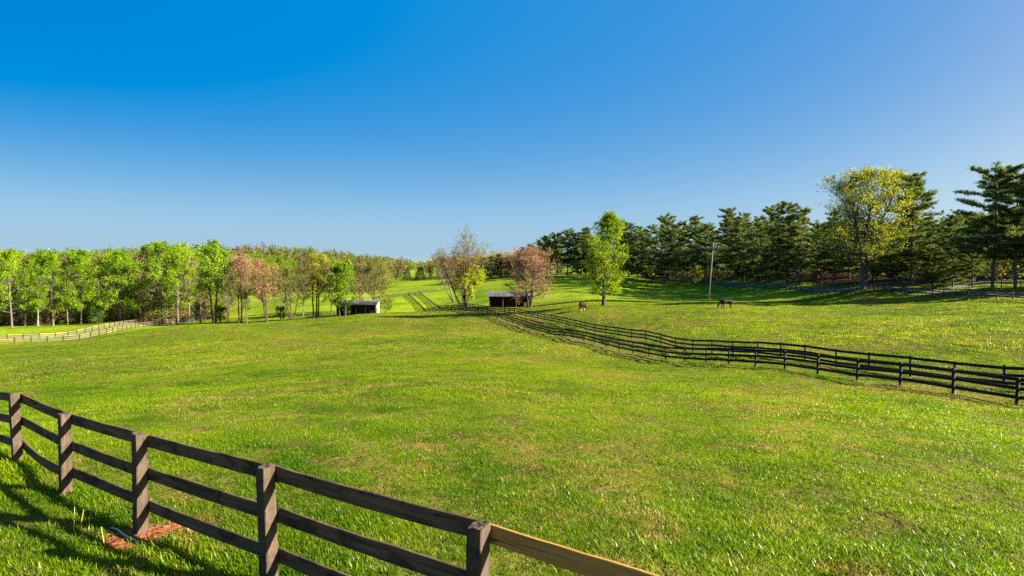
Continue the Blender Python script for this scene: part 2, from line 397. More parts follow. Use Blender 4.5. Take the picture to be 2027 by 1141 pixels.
def vnoise(x, y, cell, seed):
    """smooth value noise 0..1"""
    x = np.asarray(x, float) / cell; y = np.asarray(y, float) / cell; xi = np.floor(x).astype(np.int64); yi = np.floor(y).astype(np.int64)
    fx = x - xi; fy = y - yi; fx = fx * fx * (3 - 2 * fx); fy = fy * fy * (3 - 2 * fy)
    def hsh(a_, b_):
        n_ = (a_ * 374761393 + b_ * 668265263 + seed * 1442695041) & 0xFFFFFFFF
        n_ = ((n_ ^ (n_ >> 13)) * 1274126177) & 0xFFFFFFFF
        return ((n_ ^ (n_ >> 16)) & 0xFFFF) / 65535.0
    return (hsh(xi, yi) * (1 - fx) + hsh(xi + 1, yi) * fx) * (1 - fy) + (hsh(xi, yi + 1) * (1 - fx) + hsh(xi + 1, yi + 1) * fx) * fy
def warp(x, y):
    r = np.sqrt(x * x + y * y) + 1e-6
    g = np.log1p(r / 12.0) / r
    return np.stack([x * g, y * g], -1)
def kern(d2): return 0.5 * d2 * np.log(d2 + 1e-12)
_P = warp(ctrl[:, 0], ctrl[:, 1]); _n = len(_P)
_D = ((_P[:, None] - _P[None]) ** 2).sum(-1)
_A = np.zeros((_n + 3, _n + 3)); _A[:_n, :_n] = kern(_D) + np.eye(_n) * 0.0012
_A[:_n, _n] = 1; _A[:_n, _n+1:] = _P; _A[_n, :_n] = 1; _A[_n+1:, :_n] = _P.T
_w = np.linalg.solve(_A, np.concatenate([ctrl[:, 2], np.zeros(3)]))
def hnp(x, y):
    x = np.asarray(x, float); y = np.asarray(y, float); sh = x.shape; x = x.ravel(); y = y.ravel()
    out = np.empty(len(x))
    for a in range(0, len(x), 20000):
        q = warp(x[a:a+20000], y[a:a+20000])
        d2 = ((q[:, None] - _P[None]) ** 2).sum(-1)
        out[a:a+20000] = kern(d2) @ _w[:_n] + _w[_n] + q @ _w[_n+1:]
    r = np.sqrt(x*x + y*y)
    am = np.clip((r - 5) / 25, 0, 1)
    out += am * (0.05 * np.sin(0.55*x + 1.3 + 0.8*np.sin(0.21*y)) * np.sin(0.47*y + 0.4) + 0.07 * np.sin(0.17*x + 2 + 0.1*y) * np.sin(0.23*y + 0.09*x))
    nr_ = np.clip(1.6 - r / 130, 0, 1)
    out += nr_ * (0.11 * (vnoise(x, y, 3.7, 1) - .5) + 0.075 * (vnoise(x, y, 1.5, 2) - .5) + 0.040 * (vnoise(x, y, .7, 3) - .5))
    return out.reshape(sh)
def H(x, y): return float(hnp(np.array([x]), np.array([y]))[0])
def place(u, Y):
    """ground spot in picture column u at depth Y"""
    z = -10.0; x = 0.0
    for _ in range(3):
        cz_ = (z / Y)
        cp_, sp_ = math.cos(PITCH), math.sin(PITCH)
        # y' in camera space for a point (x,Y,z)
        yc = Y * cp_ - z * sp_
        x = (u - CX) / FPX * yc
        z = H(x, Y)
    return (x, Y, z)
def project(p):
    cp_, sp_ = math.cos(PITCH), math.sin(PITCH)
    yc = p[1] * cp_ - p[2] * sp_; zc = p[1] * sp_ + p[2] * cp_
    return (CX + FPX * p[0] / yc, CY - FPX * zc / yc)

th = np.concatenate([np.radians(np.arange(-180, -56, 4.0)), np.radians(np.arange(-56, 56, 0.28)), np.radians(np.arange(56, 180, 4.0))])
rr = np.concatenate([[0.6], np.exp(np.linspace(math.log(1.2), math.log(700), 270)), np.exp(np.linspace(math.log(730), math.log(9000), 40))])
T, R_ = np.meshgrid(th, rr)
GX = R_ * np.sin(T); GY = R_ * np.cos(T); GZ = hnp(GX, GY)
nr, nt = GX.shape
V = np.stack([GX.ravel(), GY.ravel(), GZ.ravel()], 1)
V = np.vstack([V, [0, 0, H(0.001, 0.001)]])
ii, jj = np.meshgrid(np.arange(nr - 1), np.arange(nt), indexing='ij')
a = ii * nt + jj; b = ii * nt + (jj + 1) % nt
F4 = np.stack([a, a + nt, b + nt, b], -1).reshape(-1, 4)
cfan = np.array([[len(V) - 1, j, (j + 1) % nt, (j + 1) % nt] for j in range(nt)])
gm = bpy.data.meshes.new("ground")
gm.from_pydata([], [], [])
gm = mesh_np("ground", V, F4, smooth=True)
def seg_dist(px, py, path):
    best = np.full(px.shape, 1e9)
    path = np.asarray(path)
    for k in range(len(path) - 1):
        ax, ay = path[k]; bx, by = path[k + 1]
        dx, dy = bx - ax, by - ay
        tt = np.clip(((px - ax) * dx + (py - ay) * dy) / (dx*dx + dy*dy + 1e-9), 0, 1)
        best = np.minimum(best, np.hypot(px - ax - tt * dx, py - ay - tt * dy))
    return best

# lines used by fences and masks
DRIVE = np.array([place(u, Z)[:2] for u, Z in [(2500, 60), (2230, 71), (2080, 80), (1969, 90), (1890, 99), (1810, 110), (1690, 130), (1600, 152), (1510, 179), (1440, 208), (1345, 268), (1270, 318), (1190, 352), (1080, 366)]])
FOREST_EDGE = [(140, 40), (92, 75), (86, 100), (85, 130), (86, 180), (84, 230), (76, 275), (58, 320), (30, 352), (-10, 372)]
px, py = V[:, 0], V[:, 1]
worn = np.exp(-(seg_dist(px, py, N_PATH - np.stack([tang[:, 1], -tang[:, 0]], 1) * 0.5) / 0.7) ** 2) * 0.75
worn = np.maximum(worn, np.exp(-(seg_dist(px, py, F_PATH) / 0.6) ** 2) * 0.45)
def right_of_edge(x, y):
    e = np.array(FOREST_EDGE, float)
    ex = np.interp(y, e[:, 1], e[:, 0])
    return np.where(y > 372, 1e3, np.where(y < 40, -1e3, x - ex))
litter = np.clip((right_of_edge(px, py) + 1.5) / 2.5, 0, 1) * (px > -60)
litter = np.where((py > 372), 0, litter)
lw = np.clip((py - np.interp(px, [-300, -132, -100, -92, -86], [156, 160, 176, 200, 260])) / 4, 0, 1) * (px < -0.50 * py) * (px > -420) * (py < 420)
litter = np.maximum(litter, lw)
for (u, Z, rad) in [(700, 153, 5.0), (1020, 139, 4.5)]:
    q = place(u, Z); worn = np.maximum(worn, np.exp(-(((px - q[0]) / rad) ** 2 + ((py - q[1]) / 2.2) ** 2)))
thatch = np.clip((158 - np.hypot(px, py)) / 14, 0, 1)
for nm, arr in (("worn", worn), ("litter", litter), ("thatch", thatch)):
    at_ = gm.attributes.new(nm, 'FLOAT', 'POINT'); at_.data.foreach_set("value", arr.astype(np.float32))
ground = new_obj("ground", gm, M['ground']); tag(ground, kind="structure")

def strip(name, path, width, mat, lift=0.03, zfun=None):
    path = np.asarray(path, float)
    s = np.concatenate([[0], np.cumsum(np.hypot(*np.diff(path, axis=0).T))])
    q = np.arange(0, s[-1], 1.5)
    x = np.interp(q, s, path[:, 0]); y = np.interp(q, s, path[:, 1])
    k = np.array([1, 2, 3, 4, 5, 4, 3, 2, 1.0]); k /= k.sum()
    xp = np.convolve(np.pad(x, 4, 'edge'), k, 'valid'); yp = np.convolve(np.pad(y, 4, 'edge'), k, 'valid')
    tx, ty = np.gradient(xp), np.gradient(yp); L = np.hypot(tx, ty); nx, ny = ty / L, -tx / L
    cols = np.linspace(-0.5, 0.5, 5)
    X = xp[:, None] + nx[:, None] * cols * width; Y = yp[:, None] + ny[:, None] * cols * width
    Z = hnp(X, Y) + lift
    n = len(q); V = np.stack([X.ravel(), Y.ravel(), Z.ravel()], 1)
    i, j = np.meshgrid(np.arange(n - 1), np.arange(4), indexing='ij'); a = i * 5 + j
    F = np.stack([a, a + 1, a + 6, a + 5], -1).reshape(-1, 4)
    return tag(new_obj(name, mesh_np(name, V, F, smooth=True), mat), kind="structure")
strip("driveway", DRIVE, 2.4, M['drive'], 0.10)
strip("road", [place(u, Z)[:2] for u, Z in [(380, 236), (480, 246), (545, 252), (612, 259), (680, 272), (740, 290)]], 4.0, M['road'], 0.12)
strip("driveway_spur", [place(u, Z)[:2] for u, Z in [(1860, 103.5), (1900, 108), (1960, 113), (2100, 118)]], 3.2, M['drive'], 0.13)

# ------------------------------------------------------------------ fences
def box_mesh(name, x0, x1, y0, y1, z0, z1, bev=0.0):
    bm = bmesh.new(); bmesh.ops.create_cube(bm, size=1.0)
    for v in bm.verts:
        v.co = Vector(((x0+x1)/2 + v.co.x*(x1-x0), (y0+y1)/2 + v.co.y*(y1-y0), (z0+z1)/2 + v.co.z*(z1-z0)))
    if bev: bmesh.ops.bevel(bm, geom=list(bm.edges), offset=bev, segments=1, affect='EDGES')
    me = bpy.data.meshes.new(name); bm.to_mesh(me); bm.free(); return me

def resample(path, step):
    path = np.asarray(path, float)
    s = np.concatenate([[0], np.cumsum(np.hypot(*np.diff(path, axis=0).T))])
    q = np.arange(0, s[-1] + 1e-6, step)
    return np.stack([np.interp(q, s, path[:, 0]), np.interp(q, s, path[:, 1])], 1)
def smooth_path(pts, step):
    """Catmull-Rom through points, then even posts"""
    P = np.asarray(pts, float); P = np.vstack([2*P[0]-P[1], P, 2*P[-1]-P[-2]])
    out = []
    for i in range(1, len(P) - 2):
        for t in np.linspace(0, 1, 24, endpoint=False):
            a, b, c, d = P[i-1], P[i], P[i+1], P[i+2]
            out.append(0.5*((2*b) + (c-a)*t + (2*a-5*b+4*c-d)*t*t + (3*b-a-3*c+d)*t**3))
    out.append(P[-2]); return resample(out, step)

def fence(name, label, pts, post_mat, rail_mat, height=1.25, rails=(1.13, 0.72, 0.33), side=1.0, pw=0.12, rh=0.14, rt=0.032, seed=0, special=None, skip=(), group=None, post_mesh=None):
    rng = random.Random(seed)
    pts = [(p[0], p[1], H(p[0], p[1])) for p in pts]
    root = thing(name, label, "fence", pts[0], group)
    o0 = Vector(pts[0])
    pm = [box_mesh("post", -pw/2, pw/2, -pw/2, pw/2, -0.4, height + e, 0.008) for e in (0.0, 0.03, -0.02)]
    rm = box_mesh("rail", 0, 1, -rt/2, rt/2, -rh/2, rh/2)
    rm2 = rm.copy() if special else None
    for m_ in pm: m_.materials.append(post_mat)
    rm.materials.append(rail_mat)
    if special: rm2.materials.append(special[1])
    n = len(pts)
    for i, p in enumerate(pts):
        q = pts[min(i+1, n-1)]; pr = pts[max(i-1, 0)]
        ang = math.atan2(q[1]-pr[1], q[0]-pr[0])
        o = new_obj("post", rng.choice(pm), None, root, Vector(p) - o0)
        o.rotation_euler = (rng.uniform(-.02, .02), rng.uniform(-.02, .02), ang)
    for i in range(n - 1):
        if i in skip: continue
        a, b = Vector(pts[i]), Vector(pts[i+1])
        d2 = Vector((b.x-a.x, b.y-a.y, 0)).normalized(); nrm = Vector((-d2.y, d2.x, 0)) * side
        for k, hh in enumerate(rails):
            j0, j1 = rng.uniform(-.02, .02), rng.uniform(-.02, .02)
            off = nrm * (pw/2 + rt/2 + 0.001 * ((i % 2) * 2 + 1))
            p0 = a + Vector((0, 0, hh + j0)) + off - d2 * 0.03; p1 = b + Vector((0, 0, hh + j1)) + off + d2 * 0.03
            x = p1 - p0; L = x.length; xd = x / L
            y = Vector((0, 0, 1)).cross(xd).normalized(); z = xd.cross(y)
            me = rm2 if (special and (i, k) in special[0]) else rm
            o = new_obj("rail", me, None, root)
            mt = Matrix.Identity(4)
            for r in range(3): mt[r][0] = xd[r] * L; mt[r][1] = y[r]; mt[r][2] = z[r]; mt[r][3] = (p0 - o0)[r]
            o.matrix_basis = mt
    return root

# lane fences: over the crest, through the hollow and up the far hill
def hill(path_uZ): return [place(u, Z)[:2] for u, Z in path_uZ]
n_far = smooth_path([tuple(N_PATH[-1])] + hill([(893, 137), (868, 152), (848, 168), (841, 182), (836, 200), (826, 228), (815, 256), (807, 281)]), 2.9)
f_far = smooth_path([tuple(F_PATH[-1])] + hill([(926, 143), (900, 158), (880, 173), (872, 188), (866, 206), (853, 232), (841, 258), (829, 285)]), 2.9)
fence("paddock_fence", "black three-rail lane fence nearest the camera, running from the right edge over the crest", np.vstack([N_PATH, n_far[1:]]), M['black'], M['black'], seed=1, side=-1, rh=.165, group="black board fences along the grass lane")
fence("paddock_fence", "black three-rail lane fence on the horses' side, passing in front of the central shed", np.vstack([F_PATH, f_far[1:]]), M['black'], M['black'], seed=2, side=1, rh=.165, group="black board fences along the grass lane")
cross = smooth_path(hill([(740, 268), (770, 276), (807, 282.5), (829, 286.5), (870, 292), (930, 300)]), 3.0)
fence("paddock_fence", "dark fence crossing the far hillside behind the lane", cross, M['black'], M['black'], seed=3)

# left weathered fences
LN = smooth_path(hill([(-220, 112), (-110, 113), (0, 115), (90, 117.5), (150, 120), (190, 125), (225, 132), (262, 143), (300, 156), (335, 168), (362, 174)]), 2.75)
LF = smooth_path(hill([(-220, 118), (-110, 119), (0, 121), (70, 123.5), (120, 127), (155, 132), (190, 138.5), (228, 148), (262, 158), (300, 168), (335, 177), (352, 181)]), 2.75)
rs = random.Random(5)
fence("board_fence", "weathered grey board fence at the left edge, nearer of two, low in the dip", LN, M['grey_post'], M['grey_rail'], seed=4, side=1, rh=.12, pw=.15, special=({(rs.randrange(len(LN)), rs.randrange(3)) for _ in range(7)}, M['yellow_rail']), group="weathered fences of the left lane")
fence("board_fence", "weathered grey board fence with new yellow top boards, farther of the left two", LF, M['grey_post'], M['grey_rail'], seed=6, side=1, rh=.12, pw=.15, special=({(rs.randrange(len(LF)), 0) for _ in range(12)}, M['yellow_rail']), group="weathered fences of the left lane")
LU = smooth_path(hill([(383, 176), (398, 184), (412, 196), (424, 212)]), 2.7)
fence("board_fence", "pale board fence climbing behind the tree clump, right of the green gate", LU, M['grey_post'], M['grey_rail'], seed=7, side=-1)

# driveway fences
off_dir = lambda path, d: [(p[0] + d * n[0], p[1] + d * n[1]) for p, n in zip(path, (lambda tg: np.stack([tg[:, 1], -tg[:, 0]], 1) / np.hypot(tg[:, 0], tg[:, 1])[:, None])(np.gradient(np.asarray(path), axis=0)))]
DF = smooth_path(off_dir(DRIVE, -3.6), 2.9)
DB = smooth_path(off_dir(DRIVE, 3.4), 2.9)
def col_of(p): return project((p[0], p[1], H(p[0], p[1])))[0]
gate_bays = [i for i in range(len(DF) - 1) if 1545 < col_of(DF[i]) < 1585 or 1738 < col_of(DF[i]) < 1760]
fence("drive_fence", "dark board fence between the horse pasture and the driveway", DF, M['drive_fence'], M['drive_fence'], seed=8, height=1.35, rails=(1.22, 0.78, 0.36), skip=gate_bays, side=-1)
DBn = [p for p in DB if col_of(p) < 1880]
fence("drive_fence", "dark board fence along the pine wood on the far side of the driveway", DBn, M['drive_fence'], M['drive_fence'], seed=9, height=1.35, rails=(1.22, 0.78, 0.36), side=-1)
SF = smooth_path(hill([(1912, 101), (1940, 99.5), (1990, 96), (2060, 92), (2160, 87)]), 2.6)
fence("rail_fence", "silver grey rail fence at the foot of the big pine, right edge", SF, M['silver_fence'], M['silver_fence'], seed=10, height=1.45, rails=(1.32, 0.85, 0.4), side=-1)

def farm_gate(a, b, label, mat, bars=5, hgt=1.25, posts=True):
    a3, b3 = Vector((*a, H(*a))), Vector((*b, H(*b)))
    root = thing("farm_gate", label, "gate", a3)
    d = b3 - a3; L = d.length
    for k in range(bars):
        m = MB(); z = 0.2 + (hgt - 0.2) * k / (bars - 1); m.tube([Vector((0, 0, z)), d + Vector((0, 0, z))], 0.028, 6); m.build("bar", mat, root)
    for t_ in (0.02, 0.5, 0.98):
        m = MB(); m.tube([d * t_ + Vector((0, 0, 0.16)), d * t_ + Vector((0, 0, hgt + 0.04))], 0.03, 6); m.build("upright", mat, root)
    if posts:
        for t_ in (0, 1):
            m = MB(); p = d * t_ - d.normalized() * (0.14 if t_ == 0 else -0.14); m.tube([p + Vector((0, 0, -0.3)), p + Vector((0, 0, hgt + 0.6))], 0.12, 8); m.build("gate_post", mat, root)
farm_gate(tuple(LN[-1]), tuple(LU[0]), "green tube gate between the left fences beside the tree clump", M['gate_green'])
for k, lo, hi, lab in ((0, 1545, 1585, "dark metal gate with tall posts in the driveway fence, below the tall pines"), (1, 1738, 1760, "dark gate in the driveway fence beside the broad yellow-green tree")):
    g = [i for i in gate_bays if lo < col_of(DF[i]) < hi]
    if g: farm_gate(tuple(DF[max(g) + 1]), tuple(DF[min(g)]), lab, M['drive_fence'], 6)

# ------------------------------------------------------------------ near fence, modelled board by board
NF = [(35, 9.65), (130, 8.19), (279, 6.76), (533, 5.40), (945, 4.10)]
npost = []
for u, Z in NF: npost.append(Vector(place(u, Z)))
npost = [npost[0] + (npost[0] - npost[1]) * 2 + Vector((-.3, .3, 0)), npost[0] + (npost[0] - npost[1]) + Vector((-.1, .1, 0))] + npost
npost.append(npost[-1] + Vector((1.98, -1.42, 0))); npost.append(npost[-1] + Vector((2.2, -1.0, 0)))
for p in npost: p.z = H(p.x, p.y)
nf = thing("plank_fence", "weathered dark plank fence in the left foreground with one new tan board", "fence", npost[0])
NO = Vector(npost[0]); PW = 0.128
def post_mesh(seed):
    r = random.Random(seed); bm = bmesh.new()
    bmesh.ops.create_cube(bm, size=1.0)
    for v in bm.verts: v.co = Vector((v.co.x * PW, v.co.y * PW, 0.375 + v.co.z * 1.65))
    bmesh.ops.subdivide_edges(bm, edges=[e for e in bm.edges if abs(e.verts[0].co.z - e.verts[1].co.z) > 0.5], cuts=10)
    top = [f for f in bm.faces if f.normal.z > 0.9]
    bmesh.ops.bevel(bm, geom=[e for e in bm.edges if not (e.verts[0].co.z < -0.3 and e.verts[1].co.z < -0.3)], offset=0.006, segments=1, affect='EDGES')
    top = [f for f in bm.faces if f.normal.z > 0.9 and f.calc_area() > 0.005]
    bmesh.ops.subdivide_edges(bm, edges=list({e for f in top for e in f.edges}), cuts=4, use_grid_fill=True)
    sx, sy = r.uniform(-.25, .25), r.uniform(-.2, .2)
    for v in bm.verts:
        if v.co.z > 1.15:
            v.co.z += sx * v.co.x + sy * v.co.y + r.uniform(-.012, .006)
        else:
            v.co.x += r.uniform(-.002, .002) + 0.004 * math.sin(v.co.z * 5 + seed); v.co.y += r.uniform(-.002, .002)
    me = bpy.data.meshes.new("post"); bm.to_mesh(me); bm.free(); return me
for i, p in enumerate(npost):
    q = npost[min(i+1, len(npost)-1)]; pr = npost[max(i-1, 0)]
    o = new_obj("post", post_mesh(i), M['post_near'], nf, p - NO)
    o.rotation_euler = (random.Random(i).uniform(-.02, .02), random.Random(i+9).uniform(-.025, .025), math.atan2(q.y-pr.y, q.x-pr.x))
def plank(p0, p1, hgt, thick, seed, sag=0.0):
    """board from p0 to p1 with slightly worn edges; local frame along X"""
    r = random.Random(seed); x = p1 - p0; L = x.length; xd = x / L
    y = Vector((0, 0, 1)).cross(xd).normalized(); z = xd.cross(y)
    n = 14; V = []; Fc = []
    sec = [(-1, -1), (-.72, -1.0), (.72, -1.0), (1, -1), (1, 1), (-1, 1)]
    c = 0.004
    prof = [(-thick/2, -hgt/2 + c), (-thick/2 + c, -hgt/2), (thick/2 - c, -hgt/2), (thick/2, -hgt/2 + c),
            (thick/2, hgt/2 - c), (thick/2 - c, hgt/2), (-thick/2 + c, hgt/2), (-thick/2, hgt/2 - c)]
    ph = r.uniform(0, 6)
    for i in range(n + 1):
        t = i / n; sg = -sag * 4 * t * (1 - t); bow = 0.008 * math.sin(3.1 * t + ph)
        top = 0.004 * math.sin(9 * t + ph) + r.uniform(-.0025, .0025)
        for (a, b) in prof:
            V.append((t * L, a + bow, b + sg + (top if b > 0 else r.uniform(-.002, .002))))
    for i in range(n):
        for j in range(8): Fc.append((i*8+j, i*8+(j+1) % 8, (i+1)*8+(j+1) % 8, (i+1)*8+j))
    Fc += [tuple(range(8))[::-1], tuple(n*8 + j for j in range(8))]
    me = bpy.data.meshes.new("rail"); me.from_pydata(V, [], Fc); me.update()
    mt = Matrix.Identity(4)
    for k in range(3): mt[k][0] = xd[k]; mt[k][1] = y[k]; mt[k][2] = z[k]; mt[k][3] = p0[k]
    return me, mt
for i in range(len(npost) - 1):
    a, b = npost[i], npost[i+1]
    d2 = Vector((b.x-a.x, b.y-a.y, 0)).normalized(); nrm = Vector((-d2.y, d2.x, 0))
    if nrm.y < 0: nrm = -nrm                           # field side, away from the camera
    for k, hh in enumerate((1.105, 0.70, 0.305)):
        r = random.Random(i * 7 + k)
        off = nrm * (PW/2 + 0.016 + 0.003 * (i % 2) + 0.004)
        p0 = a + Vector((0, 0, hh + r.uniform(-.012, .012))) + off - d2 * 0.055; p1 = b + Vector((0, 0, hh + r.uniform(-.012, .012))) + off + d2 * 0.055
        me, mt = plank(p0 - NO, p1 - NO, 0.146 + r.uniform(-.004, .004), 0.026, i * 7 + k, 0.09 if (i, k) == (2, 2) else r.uniform(0, .015))
        newb = (i == 6 and k == 0)
        o = new_obj("rail", me, M['wood_new'] if newb else M['wood_near'], nf); o.matrix_basis = mt
        if newb: o["label"] = "new tan top board"

# clay patch: hose, dry stems, chips
def gz(x, y, dz=0.0): return Vector((x, y, H(x, y) + dz))
hp = [(-4.98, 6.86), (-4.86, 6.79), (-4.72, 6.70), (-4.58, 6.60), (-4.44, 6.50), (-4.30, 6.42), (-4.17, 6.36)]
m = MB(); m.tube([gz(x, y, dz) for (x, y), dz in zip(hp, (-.02, .035, .05, .03, .03, .025, -.02))], 0.011, 8); hose = m.build("garden_hose", M['hose'], None, True)
tag(hose, "short green hose end lying on red clay at a fence post", "hose")
st = thing("dry_stem_plant", "cut straw-yellow plant stems standing beside the clay patch", "plant", gz(-5.2, 6.75))
for k, (dx, dy, h_, lx) in enumerate([(-.10, .02, .30, .01), (0.0, -.02, .28, .05), (.07, .03, .20, .02), (.62, -.45, .24, -.05)]):
    b0 = gz(-5.2 + dx, 6.75 + dy) - gz(-5.2, 6.75); m = MB(); m.tube([b0 - Vector((0, 0, .03)), b0 + Vector((lx * .5, 0, h_ * .5)), b0 + Vector((lx, .01, h_))], [.0055, .005, .004], 6); m.build("stem", M['stem'], st)
rng = np.random.default_rng(3)
n = 130; cxy = np.array([-4.3, 6.75]) + rng.normal(0, (0.36, 0.25), (n, 2)); cz = hnp(cxy[:, 0], cxy[:, 1]) + rng.uniform(.004, .02, n)
ang = rng.uniform(0, 6.28, n); ln = rng.uniform(.008, .026, n); wd = rng.uniform(.003, .006, n)
ax = np.stack([np.cos(ang) * ln, np.sin(ang) * ln, rng.normal(0, .006, n)], 1); bx_ = np.stack([-np.sin(ang) * wd, np.cos(ang) * wd, rng.normal(0, .003, n)], 1)
C3 = np.column_stack([cxy, cz]); Vc = np.stack([C3 - ax - bx_, C3 + ax - bx_, C3 + ax + bx_, C3 - ax + bx_], 1).reshape(-1, 3)
tag(new_obj("mulch", mesh_np("mulch", Vc, np.arange(4 * n).reshape(-1, 4)), M['chip']), "loose bark chips scattered over red clay by a post", "mulch", kind="stuff")

# ------------------------------------------------------------------ grass blades (geometry-node instances of tufts)
def tuft_mesh(seed, nb, spread, hmin, hmax, wid):
    r = np.random.default_rng(seed); V = []; Fq = []; tint = []
    for k in range(nb):
        a = r.uniform(0, 6.28); rad = spread * math.sqrt(r.uniform()); bx, by = rad * math.cos(a), rad * math.sin(a)
        h = r.uniform(hmin, hmax); az = r.uniform(0, 6.28); lean = r.uniform(.2, 1.5) * h
        w = wid * r.uniform(.7, 1.3); px_, py_ = -math.sin(az) * w, math.cos(az) * w
        dx, dy = math.cos(az), math.sin(az); b = len(V)
        for t, ww in ((0, 1), (.55, .85)):
            cx_ = bx + dx * lean * t * t; cy_ = by + dy * lean * t * t; z = h * t * (1.0 - .12 * t) - .006
            V += [(cx_ - px_*ww, cy_ - py_*ww, z), (cx_ + px_*ww, cy_ + py_*ww, z)]
        V += [(bx + dx*lean - px_*.15, by + dy*lean - py_*.15, h * .92), (bx + dx*lean + px_*.15, by + dy*lean + py_*.15, h * .92)]
        Fq += [(b, b+1, b+3, b+2), (b+2, b+3, b+5, b+4)]; ti = r.uniform(); tint += [ti, ti]
    return mesh_np("grass_tuft", np.array(V), np.array(Fq), {"tint": np.array(tint)}, smooth=True)
def grass(name, label, r0, r1, dens, tufts, smin, smax, seed, thin_near=None):
    r = np.random.default_rng(seed)
    half = math.radians(52)
    area = half * (r1*r1 - r0*r0); n = int(area * dens)
    rad = np.sqrt(r.uniform(r0*r0, r1*r1, n)); a = r.uniform(-half, half, n)
    x, y = rad * np.sin(a), rad * np.cos(a)
    lat = np.abs(x) < 0.94 * y + 3.5                      # keep what the view (with a margin) can reach
    x, y = x[lat], y[lat]
    clay = np.full(len(x), 9.0)
    for (cx_, cy_, cr) in CLAY: clay = np.minimum(clay, np.hypot(x - cx_, y - cy_) / cr)
    keep = clay > r.uniform(.65, 1.35, len(x))
    w_ = np.exp(-(seg_dist(x, y, N_PATH - np.stack([tang[:, 1], -tang[:, 0]], 1) * 0.5) / 0.6) ** 2) * 0.75
    keep &= r.uniform(size=len(x)) > w_
    clump = 1.5 * (vnoise(x, y, 2.6, 5) - .5) + 1.3 * (vnoise(x, y, .9, 6) - .5) + 1.1 * (vnoise(x, y, .33, 7) - .5)
    bare = (vnoise(x, y, 1.3, 8) > .79) & (vnoise(x, y, .35, 9) > .40)
    keep &= ~(bare & (r.uniform(size=len(x)) < .85))
    keep &= r.uniform(size=len(x)) < np.clip(0.80 + 0.55 * clump, .22, 1)
    x, y, clump = x[keep], y[keep], clump[keep]
    z = hnp(x, y); sc = r.uniform(smin, smax, len(x)) * (1 + 0.42 * clump)
    if r0 < 5: sc *= 1 + 0.6 * np.exp(-(seg_dist(x, y, [(p.x, p.y) for p in npost]) / 0.28) ** 2)      # unmown strip at the near fence
    me = bpy.data.meshes.new(name); me.vertices.add(len(x)); me.vertices.foreach_set("co", np.column_stack([x, y, z]).astype(np.float32).ravel())
    for nm, arr in (("sc", sc), ("rot", r.uniform(0, 6.28, len(x)))):
        at_ = me.attributes.new(nm, 'FLOAT', 'POINT'); at_.data.foreach_set("value", arr.astype(np.float32))
    o = new_obj(name, me, M['grass']); tag(o, label, "grass", kind="stuff")
    col = bpy.data.collections.new(name + "_tufts")
    for k, tm in enumerate(tufts):
        if not tm.materials: tm.materials.append(M['grass'])
        col.objects.link(bpy.data.objects.new("grass_tuft", tm))
    ng = bpy.data.node_groups.new(name, 'GeometryNodeTree')
    ng.interface.new_socket("Geometry", in_out='INPUT', socket_type='NodeSocketGeometry'); ng.interface.new_socket("Geometry", in_out='OUTPUT', socket_type='NodeSocketGeometry')
    N = ng.nodes; gi = N.new("NodeGroupInput"); go = N.new("NodeGroupOutput")
    ip = N.new("GeometryNodeInstanceOnPoints"); ci = N.new("GeometryNodeCollectionInfo"); ci.inputs["Collection"].default_value = col
    ci.inputs["Separate Children"].default_value = True; ci.inputs["Reset Children"].default_value = True
    ip.inputs["Pick Instance"].default_value = True
    a1 = N.new("GeometryNodeInputNamedAttribute"); a1.data_type = 'FLOAT'; a1.inputs["Name"].default_value = "sc"
    a2 = N.new("GeometryNodeInputNamedAttribute"); a2.data_type = 'FLOAT'; a2.inputs["Name"].default_value = "rot"
    cx_ = N.new("ShaderNodeCombineXYZ")
    L = ng.links.new
    L(gi.outputs[0], ip.inputs["Points"]); L(ci.outputs[0], ip.inputs["Instance"])
    L(a2.outputs[0], cx_.inputs[2]); L(cx_.outputs[0], ip.inputs["Rotation"]); L(a1.outputs[0], ip.inputs["Scale"]); L(ip.outputs[0], go.inputs[0])
    md = o.modifiers.new("grass", 'NODES'); md.node_group = ng
    return o
near_t = [tuft_mesh(i, 40, .105, .010, .042, .0030) for i in range(6)]
mid_t = [tuft_mesh(20 + i, 42, .20, .016, .056, .0052) for i in range(5)]
far_t = [tuft_mesh(40 + i, 40, .42, .035, .095, .012) for i in range(5)]
grass("grass", "short pasture grass in the foreground", 2.5, 19, 165, near_t, .7, 1.7, 1)
grass("grass", "pasture grass of the middle field", 18.5, 52, 40, mid_t, .8, 1.5, 2)
grass("grass", "pasture grass of the far field", 51, 150, 6.0, far_t, .7, 1.4, 3)

